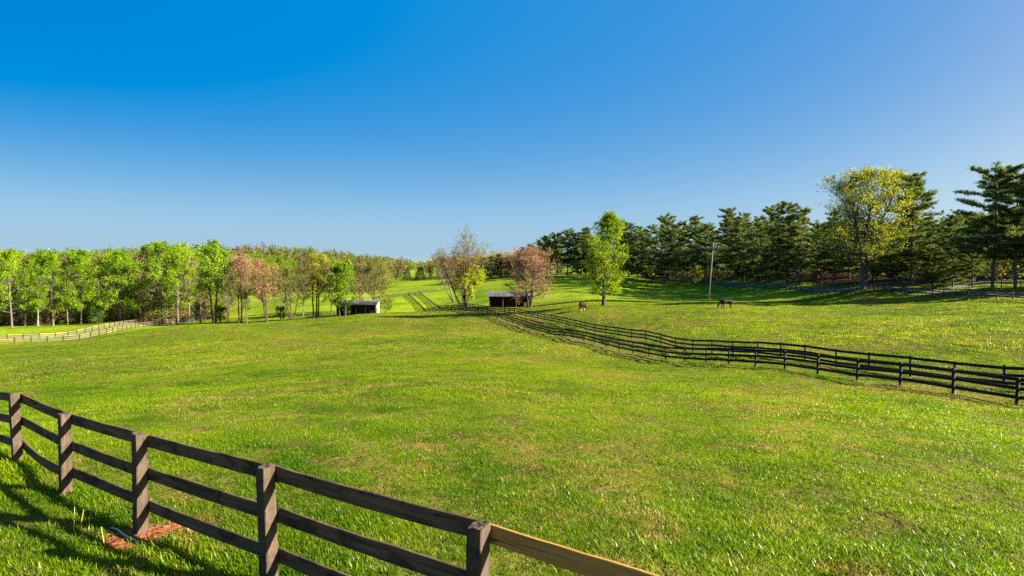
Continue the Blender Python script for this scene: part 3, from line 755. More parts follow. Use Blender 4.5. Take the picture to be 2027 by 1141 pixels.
# ------------------------------------------------------------------ trees
class Tubes:
    def __init__(s): s.d = {}
    def add(s, pts, rad, n):
        pts = np.asarray(pts, float); s.d.setdefault((len(pts), n), []).append((pts, np.asarray(rad, float)))
    def mesh(s, name):
        Vs, Fs, base = [], [], 0
        for (k, n), lst in s.d.items():
            P = np.array([l[0] for l in lst]); R = np.array([l[1] for l in lst]); m = len(lst)
            t = np.gradient(P, axis=1); t /= np.linalg.norm(t, axis=2, keepdims=True) + 1e-9
            ref = np.tile(np.array([.35, .8, .45]), (m, k, 1)); a = np.cross(t, ref); a /= np.linalg.norm(a, axis=2, keepdims=True) + 1e-9
            b = np.cross(t, a); w = np.arange(n) * 2 * math.pi / n
            V = P[:, :, None] + R[:, :, None, None] * (a[:, :, None] * np.cos(w)[:, None] + b[:, :, None] * np.sin(w)[:, None])
            i, j, q = np.meshgrid(np.arange(m), np.arange(k - 1), np.arange(n), indexing='ij')
            o = i * k * n + j * n
            F = np.stack([o + q, o + (q + 1) % n, o + n + (q + 1) % n, o + n + q], -1).reshape(-1, 4) + base
            Vs.append(V.reshape(-1, 3)); Fs.append(F); base += m * k * n
        return mesh_np(name, np.vstack(Vs), np.vstack(Fs), smooth=True)

def rot_about(v, axis, ang):
    axis = axis / (np.linalg.norm(axis) + 1e-9)
    return v * math.cos(ang) + np.cross(axis, v) * math.sin(ang) + axis * np.dot(axis, v) * (1 - math.cos(ang))
def rand_perp(r, d):
    v = np.cross(d, r.normal(size=3)); return v / (np.linalg.norm(v) + 1e-9)
def curve(p, d, L, k, r, up, wob):
    pts = [p]; d = d / np.linalg.norm(d)
    for i in range(k - 1):
        d = d + np.array([0, 0, up / (k - 1)]) + r.normal(0, wob, 3); d /= np.linalg.norm(d)
        pts.append(pts[-1] + d * L / (k - 1))
    return np.array(pts)
def leaf_quads(r, C, size, aspect=.6, flat=0.0):
    n = len(C)
    a = r.normal(size=(n, 3)); a[:, 2] *= (1 - flat); a /= np.linalg.norm(a, axis=1, keepdims=True)
    b = np.cross(a, r.normal(size=(n, 3))); b /= np.linalg.norm(b, axis=1, keepdims=True) + 1e-9
    s = (size * r.uniform(.6, 1.35, n))[:, None]
    V = np.stack([C - a*s, C + b*s*aspect, C + a*s, C - b*s*aspect], 1).reshape(-1, 3)
    return V, np.arange(4 * n).reshape(-1, 4)

PROF = {'oval': lambda t: math.sin(math.pi * min(1, max(0, .22 + .75 * t))) ** .7,
        'round': lambda t: math.sqrt(max(0, 1 - (2 * t - .9) ** 2 / 1.3)) if abs(2*t-.9) < 1.14 else .1,
        'cone': lambda t: max(.10, 1.0 - t) ** .85 * min(1, .55 + 2.2 * t),
        'vase': lambda t: .35 + .65 * math.sin(math.pi * min(1, .15 + .6 * t)) ,
        'tall': lambda t: max(.18, math.sin(math.pi * (.2 + .72 * t)) ** .8)}
def decid(seed, Ht, R, cb=.35, prof='oval', nb=22, sub=7, twig=4, leaves=6000, lsize=.17, jit=.35, stems=None, e0=25, e1=65, tr=.22, up=.5, leafmask=None, bare=0.0, wob=.12, aspect=.6, fe=.8):
    r = np.random.default_rng(seed); tb = Tubes(); anch = []
    pf = PROF[prof]; stems = stems or [(0, 0, 0, 0, 1.0)]
    for (bx, by, lx, ly, fr) in stems:
        k = 10; hh = Ht * fr; tt = np.linspace(0, 1, k)
        wobx = np.cumsum(r.normal(0, .012 * Ht, k)) * tt; woby = np.cumsum(r.normal(0, .012 * Ht, k)) * tt
        S = np.stack([bx + lx * tt ** fe + wobx, by + ly * tt ** fe + woby, hh * .97 * tt - .3 * (1 - tt)], 1)
        rad = tr * fr * (1 - tt) ** .8 + .02; rad[0] *= 1.35
        tb.add(S, rad, 8)
        cbs = cb / fr
        m = max(4, int(nb * (1.0 if len(stems) == 1 else 1.5 / len(stems))))
        az0 = r.uniform(0, 6.28)
        for j in range(m):
            t = cbs + (1 - cbs) * min(.99, ((j + r.uniform(.2, .8)) / m) ** .9)
            p = np.array([np.interp(t, tt, S[:, c]) for c in range(3)]); tc = (t * fr - cb) / (1 - cb)
            az = az0 + j * 2.4 + r.normal(0, .3); el = math.radians(e0 + (e1 - e0) * max(0, tc) + r.normal(0, 8))
            L = R * pf(max(0, min(1, tc))) * r.uniform(.72, 1.12)
            if len(stems) > 1: L *= .75
            d = np.array([math.cos(az) * math.cos(el), math.sin(az) * math.cos(el), math.sin(el)])
            B = curve(p, d, L, 6, r, up, wob)
            r0 = max(.018, np.interp(t, tt, rad) * .5 * min(1, L / (.6 * R) + .3))
            tb.add(B, np.linspace(r0, .012, 6), 5)
            for q in range(sub):
                f = r.uniform(.25, 1.0); fi = f * 5; i0 = min(4, int(fi)); pp = B[i0] + (B[i0+1] - B[i0]) * (fi - i0)
                dd = B[i0+1] - B[i0]; dd /= np.linalg.norm(dd); dd = rot_about(dd, rand_perp(r, dd), r.uniform(.4, 1.1))
                Ls = max(.5, L * .5 * (1.15 - .6 * f)) * r.uniform(.6, 1.1)
                Bs = curve(pp, dd, Ls, 4, r, up * .7, wob); tb.add(Bs, np.linspace(r0 * .45 + .006, .008, 4), 4)
                for w in range(twig):
                    f2 = r.uniform(.3, 1); fi = f2 * 3; i0 = min(2, int(fi)); p3 = Bs[i0] + (Bs[i0+1] - Bs[i0]) * (fi - i0)
                    d3 = Bs[i0+1] - Bs[i0]; d3 /= np.linalg.norm(d3); d3 = rot_about(d3, rand_perp(r, d3), r.uniform(.3, 1.2))
                    Bt = curve(p3, d3, Ls * r.uniform(.35, .7), 3, r, up * .5, wob); tb.add(Bt, np.array([.011, .009, .006]), 3)
                    anch += [Bt[1], Bt[2], Bt[2]]
                anch.append(Bs[3])
    A = np.array(anch)
    if leafmask is not None:
        pm_ = np.array([leafmask(a_, Ht, R) for a_ in A]); A2 = A[r.uniform(size=len(A)) < pm_]
        if len(A2) > 20: A = A2
    if bare: A = A[r.uniform(size=len(A)) > bare]
    C = A[r.integers(0, len(A), leaves)] + r.normal(0, jit, (leaves, 3)) * r.uniform(.3, 1, (leaves, 1))
    Vl, Fl = leaf_quads(r, C, lsize, aspect)
    an = r.uniform(0, 1, 400); tint = np.clip(an[(np.abs(C[:, 0] * 1.3).astype(int) * 7 + np.abs(C[:, 1] * 1.3).astype(int) * 13 + np.abs(C[:, 2] * 1.1).astype(int) * 29) % 400] * .5 + r.uniform(0, .5, leaves), 0, 1)
    return tb.mesh("trunk"), mesh_np("crown", Vl, Fl, {"tint": tint})

def pine(seed, Ht, R, cb=.22, whorls=24, per=5, tufts=3400, dead=True, topw=.30, tr=.24, irregular=.35):
    r = np.random.default_rng(seed); tb = Tubes(); anch = []; adir = []
    k = 10; tt = np.linspace(0, 1, k); S = np.stack([np.cumsum(r.normal(0, .05, k)), np.cumsum(r.normal(0, .05, k)), Ht * .98 * tt - .3 * (1 - tt)], 1)
    rad = tr * (1 - tt) ** .8 + .025; tb.add(S, rad, 8)
    for w in range(whorls):
        t = cb + (1 - cb) * (w + r.uniform(0, .6)) / whorls; t = min(t, .985); tc = (t - cb) / (1 - cb)
        p = np.array([np.interp(t, tt, S[:, c]) for c in range(3)])
        wl_ = R * (topw + (1 - topw) * (1 - tc) ** .75) * (1 if tc > .18 else .62 + 2 * tc)
        az0 = r.uniform(0, 6.28)
        for j in range(per):
            if r.uniform() < .14: continue
            az = az0 + j * 6.283 / per + r.normal(0, .25); L = wl_ * r.uniform(1 - irregular * 1.3, 1 + irregular)
            el = math.radians(-6 + 34 * tc ** 2 + r.normal(0, 8)); d = np.array([math.cos(az) * math.cos(el), math.sin(az) * math.cos(el), math.sin(el)])
            B = curve(p, d, L, 6, r, .20, .09); tb.add(B, np.linspace(max(.03, .05 * L / R * 1.6), .012, 6), 4)
            for f4 in (2, 3, 4): anch.append(B[f4] + r.normal(0, .12, 3)); adir.append(d)
            nsub = max(7, int(4.6 * L))
            for q in range(nsub):
                f = r.uniform(.28, 1.0); fi = f * 5; i0 = min(4, int(fi)); pp = B[i0] + (B[i0+1] - B[i0]) * (fi - i0)
                dd = B[i0+1] - B[i0]; dd /= np.linalg.norm(dd); dd = rot_about(dd, np.array([0, 0, 1.]), r.choice([-1, 1]) * r.uniform(.3, 1.1)); dd[2] += r.uniform(-.05, .25)
                Ls = max(.45, L * .34 * (1.2 - .7 * f)) * r.uniform(.6, 1.1); Bs = curve(pp, dd, Ls, 3, r, .3, .06)
                tb.add(Bs, np.array([.02, .014, .008]), 3)
                for f3 in (.35, .6, .8, 1.0):
                    anch.append(pp + (Bs[2] - pp) * f3); adir.append(dd)
            anch.append(B[5]); adir.append(d)
    anch += [S[-1] + np.array([0, 0, -.3 * i]) for i in range(4)]; adir += [np.array([0, 0, 1.])] * 4
    A = np.array(anch); D = np.array(adir); idx = r.integers(0, len(A), tufts); C = A[idx] + r.normal(0, .17, (tufts, 3)) * np.array([1, 1, .75]); D = D[idx]
    nn = 5
    nd = D[:, None] * .6 + np.array([0, 0, .45]) + r.normal(0, .55, (tufts, nn, 3)); nd /= np.linalg.norm(nd, axis=2, keepdims=True)
    Ln = r.uniform(.26, .54, (tufts, nn, 1)); sd = np.cross(nd, r.normal(size=(tufts, nn, 3))); sd /= np.linalg.norm(sd, axis=2, keepdims=True); sd *= .040
    c = C[:, None] + np.zeros((1, nn, 1))
    Vn = np.stack([c - sd, c + sd, c + nd * Ln], 2).reshape(-1, 3)
    m = tufts * nn; tint = np.repeat(r.uniform(0, .75, tufts), nn) + r.uniform(0, .25, m)
    return tb.mesh("trunk"), mesh_np("crown", Vn, np.arange(3 * m).reshape(-1, 3), {"tint": tint})

def cedar(seed, Ht, R, leaves=5200):
    r = np.random.default_rng(seed); tb = Tubes(); tb.add(np.array([[0, 0, -.3], [0, 0, Ht * .5], [0, 0, Ht * .97]]), np.array([.2, .12, .03]), 6)
    t = r.uniform(.02, 1, leaves) ** 1.15; az = r.uniform(0, 6.28, leaves); lob = 1 + .22 * np.sin(az * 5 + t * 14) + .12 * np.sin(az * 11 - t * 25)
    rad = R * (1 - t) ** .55 * lob * (1 + .2 * np.sin(t * 40 + az)) * r.uniform(.6, 1.1, leaves) + .1
    C = np.stack([rad * np.cos(az), rad * np.sin(az), Ht * t * .98 + .1], 1); Vl, Fl = leaf_quads(r, C, .22, .4)
    return tb.mesh("trunk"), mesh_np("crown", Vl, Fl, {"tint": r.uniform(0, 1, leaves)})

def put(tree, name, label, u, Z, vtop, bark, leafm, group=None, cat="tree", rz=None, Ht=None, sxy=1.0, extra=None):
    """tree=(trunk, crown, native height, native radius)"""
    p = place(u, Z); ztop = at(u, vtop, Z)[2]; hh = Ht or (ztop - p[2]); s = hh / tree[2]
    root = thing(name, label, cat, (p[0], p[1], p[2] - 0.05), group, rz if rz is not None else random.Random(int(u * 7 + Z)).uniform(0, 6.28))
    root.scale = (s * sxy, s * sxy, s)
    for nm, me, mt in [("trunk", tree[0], bark), ("crown", tree[1], leafm)] + ([extra] if extra else []):
        o = bpy.data.objects.new(nm, me); COL.objects.link(o); o.parent = root
        if not me.materials: me.materials.append(mt)
        o.material_slots[0].link = 'OBJECT'; o.material_slots[0].material = mt
    return root
def T_(fn, seed, Ht, R, **k):
    a_, b_ = fn(seed, Ht, R, **k); z = np.empty(len(b_.vertices) * 3, np.float32); b_.vertices.foreach_get("co", z)
    return (a_, b_, float(np.percentile(z[2::3], 99.3)), R)

# shared kinds
WOOD = [T_(decid, 100 + i, 20, R, cb=cb, prof=pf, nb=30, sub=8, twig=4, leaves=14000, lsize=.148, jit=.42, tr=.22, e0=2, e1=70, bare=.12) for i, (R, cb, pf) in enumerate([(6.2, .18, 'oval'), (5.2, .22, 'tall'), (6.8, .15, 'oval'), (5.8, .18, 'tall'), (6.4, .22, 'round')])]
PINES = [T_(pine, 200 + i, 23, R, cb=cb, whorls=wh, tufts=nt_, irregular=ir) for i, (R, cb, wh, nt_, ir) in enumerate([(5.2, .20, 25, 14000, .45), (5.8, .28, 21, 13000, .55), (5.0, .12, 27, 14500, .4), (6.6, .30, 20, 15000, .55), (5.6, .07, 27, 15500, .45)])]
TWIGGY = [T_(decid, 150 + i, 19, R, cb=cb, prof=pf, nb=26, sub=8, twig=5, leaves=4200, lsize=.12, jit=.35, tr=.18, e0=10, e1=65) for i, (R, cb, pf) in enumerate([(5.0, .25, 'tall'), (6.0, .2, 'round'), (4.4, .3, 'oval')])]
CEDARS = [T_(cedar, 300 + i, 11, R) for i, R in enumerate((3.0, 2.6))]

ORD = ['first', 'second', 'third', 'fourth', 'fifth', 'sixth', 'seventh', 'eighth', 'ninth', 'tenth', 'eleventh', 'twelfth', 'thirteenth', 'fourteenth', 'fifteenth', 'sixteenth']
# left wood, front row
G1 = "trees at the edge of the left wood"
for k, (u, Z, vt, kind, bark, leaf, sxy, lab) in enumerate([
    (24, 153, 496, 0, 'bark_grey', 'green', 1.0, "leafy green tree with forked trunk at the left edge of the wood"),
    (75, 157, 503, 1, 'bark_pale', 'lime', 1.0, "pale-trunked light green tree, second from the left edge of the wood"),
    (106, 157, 500, 3, 'bark_grey', 'green', .95, "slim straight tree with pale forked limbs, third from the left edge of the wood"),
    (161, 159, 497, 1, 'bark_dark', 'green', .95, "dark-trunked slim tree left of the round evergreen shrub"),
    (238, 163, 497, 2, 'bark_dark', 'green', 1.1, "broad green tree with dark trunk behind the yellow-topped fence"),
    (322, 172, 479, 0, 'bark_grey', 'green', 1.12, "tall bright green tree with leaning trunks where the left fence ends"),
    (352, 176, 482, 4, 'bark_grey', 'lime', 1.0, "tall light green tree just right of the leaning trunks"),
]): put(WOOD[kind], "woodland_tree", lab, u, Z, vt, M[bark], M[leaf], G1, sxy=sxy)
put(T_(decid, 401, 21, 7.4, cb=.30, prof='oval', nb=28, leaves=8500, lsize=.2, tr=.25, stems=[(0, 0, -.5, 0, 1.0), (.5, .2, 1.2, .3, .92)], bare=.1), "clump_tree", "tallest deep green tree of the clump, left of the copper trees", 427, 158, 478, M['bark_dark'], M['green'])
put(T_(decid, 402, 15, 3.2, cb=.30, prof='tall', nb=20, leaves=2600, lsize=.13, bare=.3), "clump_tree", "thin reddish tree with pink trunk beside the green gate", 397, 166, 528, M['bark_rust'], M['brown'])
put(T_(decid, 403, 16, 6.6, cb=.34, prof='round', nb=34, leaves=8000, lsize=.12, jit=.30, stems=[(-.25, 0, -.6, 0, 1.0), (.3, 0, .4, .2, .96)], tr=.20), "clump_tree", "copper-budded tree with a pair of straight trunks, left of the leaning maple", 476, 158, 506, M['bark_rust'], M['rust'])
put(T_(decid, 404, 9, 2.4, cb=.4, nb=14, leaves=1300, lsize=.12, tr=.12, stems=[(0, 0, 1.0, 0, 1.0)]), "clump_tree", "small pale-stemmed sapling leaning right in the clump", 489, 156, 575, M['bark_pale'], M['olive'])
put(T_(decid, 405, 15, 7.4, cb=.30, prof='round', nb=36, leaves=8500, lsize=.12, jit=.30, stems=[(0, 0, -2.6, 0, 1.0), (0, 0, -.6, .3, .85)], tr=.24), "clump_tree", "rose-copper maple with a dark trunk curving to the left", 529, 151, 512, M['bark_dark'], M['orange'], rz=0)
put(T_(decid, 406, 14, 6.6, cb=.28, prof='round', nb=34, leaves=5200, lsize=.13, jit=.32, stems=[(-.3, 0, -2.0, 0, 1.0), (0, 0, -.4, .3, .95), (.4, 0, 2.2, 0, .9)], tr=.19), "clump_tree", "olive tree of three dark stems spreading in a V", 577, 154, 523, M['bark_dark'], M['olive'], rz=0)
put(T_(decid, 407, 17, 6.0, cb=.26, prof='tall', nb=36, leaves=7000, lsize=.14, stems=[(-.6, 0, -.9, 0, .92), (0, .2, .1, 0, 1.0), (.55, 0, .8, 0, .95)], tr=.22), "clump_tree", "olive and gold tree with three upright trunks, left of the shed", 626, 155, 503, M['bark_dark'], M['gold'], rz=0)
put(T_(decid, 408, 15, 5.2, cb=.12, prof='oval', nb=34, leaves=9000, lsize=.18, stems=[(-.7, 0, -.5, 0, .95), (.7, 0, .4, 0, 1.0)], tr=.16), "clump_tree", "fresh green tree with two thin trunks in front of the left shed", 678, 153.5, 514, M['bark_dark'], M['green'], rz=0)
put(T_(decid, 409, 15, 7.0, e0=-5, cb=.14, prof='round', nb=40, leaves=11000, lsize=.16, jit=.4, tr=.28), "clump_tree", "broad golden-olive tree behind the cream shed wall", 741, 167, 509, M['bark_dark'], M['olive'])
put(T_(decid, 410, 15, 3.6, cb=.2, prof='round', nb=22, leaves=3600, lsize=.13, tr=.2), "clump_tree", "brown-budded tree behind the left shed roof", 712, 176, 512, M['bark_dark'], M['brown'])
for u, Z, vt, leaf, lab in [(50, 159, 512, 'olive', "thin olive tree between the first two green trees of the wood edge"), (134, 161, 507, 'brown', "bare brown twiggy tree between slim trunks of the wood edge"), (198, 164, 508, 'gold', "sparse golden tree above the round evergreen shrub"), (278, 169, 503, 'brown', "brown budding tree left of the tall leaning trunks"), (374, 179, 506, 'brown', "reddish-brown budding tree just left of the tallest clump tree"), (452, 166, 520, 'olive', "thin olive tree between tallest clump tree and copper tree"), (556, 163, 522, 'gold', "thin golden tree behind the V-stemmed tree"), (600, 168, 512, 'brown', "brown twiggy tree between the V-stemmed and three-trunk trees"), (655, 172, 512, 'olive', "sparse olive tree left of the twin-trunk green tree")]:
    put(TWIGGY[int(u) % 3], "twiggy_tree", lab, u, Z, vt, M['bark_grey'], M[leaf], "thinly leaved trees of the left wood and clump")
# second and third rows
G2 = "trees deeper in the left wood"
rr_ = random.Random(12)
for row, (dz, n, vlo, vhi) in enumerate([(14, 15, 497, 510), (30, 15, 494, 508), (48, 15, 495, 508)]):
    for i in range(n):
        u = -20 + (i + rr_.uniform(.1, .9)) * 480 / n; Z = np.interp(u, [0, 240, 460], [155, 166, 182]) + dz + rr_.uniform(-5, 5)
        vt = rr_.uniform(vlo - 3, vhi + 8) - (10 if 270 < u < 400 else 0)
        tw = rr_.random() < .3
        if tw: put(TWIGGY[rr_.randrange(3)], "woodland_tree", "thin twiggy brown or olive tree deep in the left wood", u, Z, vt + 4, M['bark_grey'], M[rr_.choice(['brown', 'olive', 'gold', 'brown'])], G2 + ", thinly leaved")
        else: put(WOOD[rr_.randrange(5)], "woodland_tree", "spring green tree in the wood behind the left fence's front row", u, Z, vt, M[rr_.choice(['bark_grey', 'bark_dark', 'bark_pale'])], M[rr_.choice(['green', 'green', 'lime', 'lime', 'olive'])], G2)
G3 = "trees beyond the road behind the clump"
for i, (u, Z, vt, leaf) in enumerate([(462, 240, 512, 'olive'), (490, 262, 505, 'lime'), (512, 275, 505, 'green'), (535, 282, 510, 'lime'), (556, 285, 507, 'green'), (578, 290, 515, 'lime'), (600, 300, 518, 'olive'), (622, 300, 514, 'brown'), (645, 305, 512, 'brown'), (668, 310, 515, 'gold'), (690, 315, 520, 'green'), (712, 330, 524, 'olive'), (735, 340, 520, 'brown'), (755, 350, 524, 'lime')]):
    put(WOOD[i % 5], "woodland_tree", {"lime": "pale lime", "green": "bright green", "olive": "olive", "brown": "brown-budded", "gold": "golden"}[leaf] + " tree, " + ORD[i] + " from the left in the belt beyond the road", u, Z, vt, M['bark_grey'], M[leaf], G3, sxy=1.25)

# centre trees
def lower_right(a_, Ht, R): 
    if a_[2] > .60 * Ht: return .06
    return 1.0 if a_[0] > .9 else .16
ck = dict(cb=.16, prof='vase', nb=44, sub=9, twig=5, jit=.32, stems=[(-.4, 0, -4.6, .5, .66), (0, 0, -.9, 0, .8), (.2, .3, .6, 0, 1.0), (.5, 0, 3.0, -.3, .7)], tr=.36, e0=18, e1=55)
ct = T_(decid, 420, 19, 9.0, leaves=9000, lsize=.15, leafmask=lower_right, **ck)
_, buds = decid(420, 19, 9.0, leaves=10500, lsize=.115, leafmask=lambda a_, Ht, R: 1.0 - .8 * (lower_right(a_, Ht, R) > .5), **ck)
put(ct, "spreading_tree", "many-stemmed tree with bare twiggy top and yellow-green right side, behind the lane crest", 918, 150, 467, M['bark_dark'], M['yellow'], rz=0, extra=("bud_crown", buds, M['brown']))
put(T_(decid, 421, 15, 6.0, cb=.3, stems=[(0, 0, -4.0, 0, 1.0), (0, 0, -6.5, .5, .9)], prof='vase', nb=26, sub=8, twig=6, leaves=900, lsize=.10, tr=.22), "bare_tree", "leafless grey twiggy tree behind the many-stemmed tree", 900, 225, 489, M['bark_grey'], M['brown'], rz=0)
put(T_(decid, 422, 14.2, 9.0, cb=.20, prof='round', nb=48, sub=9, twig=5, leaves=17000, lsize=.12, jit=.34, stems=[(-.15, 0, -1.6, 0, .95), (.15, 0, 1.6, 0, 1.0)], tr=.34, e0=-8, e1=60, aspect=.5), "copper_maple", "rounded copper-pink maple standing right of the central shed", 1048, 133, 489, M['bark_dark'], M['rust'], rz=0, sxy=1.12)
put(T_(decid, 423, 17, 4.3, cb=.12, prof='tall', nb=64, sub=7, twig=4, leaves=19000, lsize=.125, jit=.36, tr=.30, e0=20, e1=70), "poplar_tree", "lone tall lime-green tree standing in the horse pasture", 1195, 108, 423, M['bark_dark'], M['lime'], rz=0.4, sxy=1.18)
for u, Z, vt, k, lab in [(957, 336, 511, 4, "leftmost dark conifer of the group behind the central shed"), (972, 331, 508, 2, "second dark conifer from the left behind the central shed"), (988, 338, 503, 4, "tallest dark conifer of the group behind the central shed"), (1005, 334, 509, 4, "dark conifer half hidden behind the copper maple"), (1025, 345, 506, 2, "dark conifer mostly hidden behind the copper maple")]:
    put(PINES[k], "conifer_tree", lab, u, Z, vt, M['bark_pine'], M['cedar'], "conifers behind the central shed", sxy=1.25)
for u, Z, vt, lab in [(785, 520, 528, "small dark conifer by the far white house"), (832, 430, 528, "dark round conifer beside the far utility poles"), (806, 500, 532, "low dark conifer between the two far utility poles")]:
    put(CEDARS[0], "cedar_tree", lab, u, Z, vt, M['bark_pine'], M['cedar'], sxy=1.6)

# right: pines and the broad yellow-green tree
GP = "pines along the driveway wood edge"
PL = [(1034, 362, 490), (1050, 357, 484), (1068, 350, 476), (1085, 338, 466), (1103, 333, 462), (1124, 328, 455), (1143, 322, 461), (1160, 318, 452), (1228, 300, 437), (1244, 296, 442), (1263, 286, 450), (1290, 272, 447), (1316, 260, 426), (1338, 250, 440), (1374, 236, 430), (1397, 228, 446),
      (1441, 212, 414), (1470, 200, 424), (1500, 190, 432), (1527, 180, 408), (1557, 171, 402), (1584, 165, 410), (1618, 156, 440), (1650, 149, 420), (1765, 126, 440), (1803, 119, 346), (1846, 112, 452), (1885, 107, 428), (1925, 103, 446), (1964, 97, 331), (2008, 95, 338), (2075, 92, 330), (2160, 92, 340), (2260, 90, 330), (2400, 85, 320), (2600, 78, 320)]
names = {1964: "big pine with thick grey trunk by the silver rail fence, right edge", 2008: "tall pine cut by the right edge of the picture", 1803: "tall pine whose tip leans out behind the broad yellow-green tree",
         1557: "tallest flat-topped pine above the driveway gate", 1441: "tall layered pine directly behind the utility pole", 1316: "pine with a pointed top, right of the lone lime-green tree", 1374: "bushy pine midway between lone tree and utility pole", 1228: "pine just right of the lone lime-green tree's crown", 1885: "lower pine left of the big right-edge pine"}
def pine_label(u):
    us = sorted(q[0] for q in PL if q[0] not in names)
    if u > 2040: return "pine of the driveway row beyond the right edge of the picture"
    if u < 1195: return ORD[[q for q in us if q < 1195].index(u)] + " pine from the left in the far row left of the lone lime-green tree"
    if u < 1402: return ORD[[q for q in us if 1195 < q < 1402].index(u)] + " plain dark pine right of the lone lime-green tree, before the utility pole"
    if u < 1710: return ORD[[q for q in us if 1402 < q < 1710].index(u)] + " plain dark pine right of the utility pole, before the broad yellow-green tree"
    return ORD[[q for q in us if 1710 < q < 2040].index(u)] + " low pine right of the broad yellow-green tree"
rp = random.Random(4)
for i, (u, Z, vt) in enumerate(PL):
    put(PINES[(i * 2 + i // 5) % 5 if u != 1964 else 3], "pine_tree", names.get(u) or pine_label(u), u, Z, vt, M['bark_pine'], M['pine'], GP, sxy=1.12 if u > 1200 else 1.3)
for i in range(46):
    t = (i + rp.uniform(0, 1)) / 46; u = 1075 + 1250 * t ** 1.0; Zf = np.interp(u, [1075, 1160, 1300, 1450, 1600, 1800, 2000, 2400], [345, 325, 272, 212, 162, 121, 99, 84]); Z = Zf + rp.uniform(9, 34)
    vt = np.interp(u, [1075, 1240, 1450, 1600, 1800, 2000, 2400], [470, 458, 445, 440, 436, 420, 400]) + rp.uniform(-6, 14)
    put(PINES[rp.randrange(5)], "pine_tree", "pine in the shade behind the front row of the driveway wood", u, Z, vt, M['bark_pine'], M['pine'], "pines deeper in the driveway wood", sxy=1.2)
put(T_(decid, 430, 25, 11.5, cb=.22, prof='oval', nb=44, sub=9, twig=5, leaves=29000, lsize=.138, jit=.45, stems=[(-.16, 0, -3.4, 0, .93), (.16, .1, 3.0, 0, 1.0), (0, .2, .4, 1.0, .97)], tr=.46, e0=15, e1=65, fe=1.5), "broad_tree", "broad yellow-green tree with thick forked trunk among the dark pines", 1710, 120, 335, M['bark_grey'], M['gold'], rz=0, sxy=1.25)
put(T_(decid, 431, 6, 2.4, cb=.12, prof='round', nb=16, leaves=1500, lsize=.12, tr=.08), "twiggy_shrub", "pale golden bush at the wood edge left of the utility pole", 1380, 222, 522, M['bark_grey'], M['gold'], cat="shrub")
put(T_(decid, 432, 6, 3.0, cb=.08, prof='vase', nb=20, leaves=260, lsize=.09, tr=.09), "twiggy_shrub", "leafless mauve-grey bush below the flat-topped pines", 1577, 164, 520, M['bark_pale'], M['brown'], cat="shrub")

# shrubs of the left wood
def shrub(seed, Ht, R, leaves=3000, lsize=.13):
    return T_(decid, seed, Ht, R, cb=.05, prof='round', nb=22, sub=5, twig=3, leaves=leaves, lsize=lsize, tr=.06, e0=15, e1=70, jit=.25)
sh = shrub(500, 4, 3.2)
put(sh, "round_shrub", "dense dark green shrub behind the rise of the left fence", 192, 160, 613, M['bark_dark'], M['shrub'], cat="shrub", sxy=1.3)
put(sh, "round_shrub", "small green shrub at the wood edge between pale trunks", 124, 160, 634, M['bark_dark'], M['shrub'], cat="shrub", sxy=1.4, rz=2)
put(sh, "round_shrub", "dark low evergreen under the reddish gate tree", 396, 170, 598, M['bark_dark'], M['cedar'], cat="shrub", sxy=1.1, rz=1)
put(sh, "round_shrub", "dark bushy undergrowth around the tallest clump tree", 436, 160, 606, M['bark_dark'], M['shrub'], cat="shrub", sxy=1.0, rz=3)
put(sh, "round_shrub", "low round bush beside the three-stemmed V tree", 556, 158, 606, M['bark_dark'], M['shrub'], cat="shrub", sxy=1.2, rz=4)
put(sh, "round_shrub", "dark leafy bush against the left half of the cream-ended shed", 686, 155, 599, M['bark_dark'], M['shrub'], cat="shrub", sxy=.9, rz=2.5)
put(sh, "round_shrub", "green thicket right of the cream shed wall", 763, 172, 590, M['bark_dark'], M['green'], cat="shrub", sxy=1.6, rz=5)

# masses nobody could count: undergrowth, far woods
def mass(name, label, spots, leafn, lsize, mat_pick, seed, twigs=0):
    """spots: (x,y,height,radius,clear) many crowns in one object; tint picks light and dark"""
    r = np.random.default_rng(seed); Vs, Fs, Ts, Ms, b = [], [], [], [], 0
    for (x, y, h_, rad, clear, mi) in spots:
        z = H(x, y); nc = 14
        cl = r.normal(size=(nc, 3)); cl /= np.linalg.norm(cl, axis=1, keepdims=True); cl *= r.uniform(.45, .95, (nc, 1))
        cl = cl * np.array([rad, rad, h_ * (1 - clear) / 2]) + np.array([0, 0, h_ * (1 + clear) / 2])
        ci = r.integers(0, nc, leafn); C = cl[ci] + r.normal(0, .24, (leafn, 3)) * np.array([rad, rad, h_ * .35])
        C[:, 2] = np.clip(C[:, 2], .05, h_ * 1.08); C += np.array([x, y, z])
        Vl, Fl = leaf_quads(r, C, lsize, .65); ti = np.clip(r.uniform(0, .6) * .6 + r.uniform(0, 1, nc)[ci] * .35 + r.uniform(0, .3, leafn), 0, 1)
        if clear > .1:      # trunk
            w = .16; tv = np.array([[x-w, y, z-.3], [x+w, y, z-.3], [x+w*.4, y, z+h_*.8], [x-w*.4, y, z+h_*.8], [x, y-w, z-.3], [x, y+w, z-.3], [x, y+w*.4, z+h_*.8], [x, y-w*.4, z+h_*.8]])
            Vl = np.vstack([Vl, tv]); Fl = np.vstack([Fl, [[4*leafn, 4*leafn+1, 4*leafn+2, 4*leafn+3], [4*leafn+4, 4*leafn+5, 4*leafn+6, 4*leafn+7]]]); ti = np.append(ti, [0, 0])
        Vs.append(Vl); Fs.append(Fl + b); Ts.append(ti); Ms.append(np.concatenate([np.full(leafn, mi), np.full(len(Fl) - leafn, 0)])); b += len(Vl)
    me = mesh_np(name, np.vstack(Vs), np.vstack(Fs), {"tint": np.concatenate(Ts)})
    for k in mat_pick: me.materials.append(M[k])
    me.polygons.foreach_set("material_index", np.concatenate(Ms).astype(np.int32)); me.update()
    return tag(new_obj(name, me), label, "wood", kind="stuff")
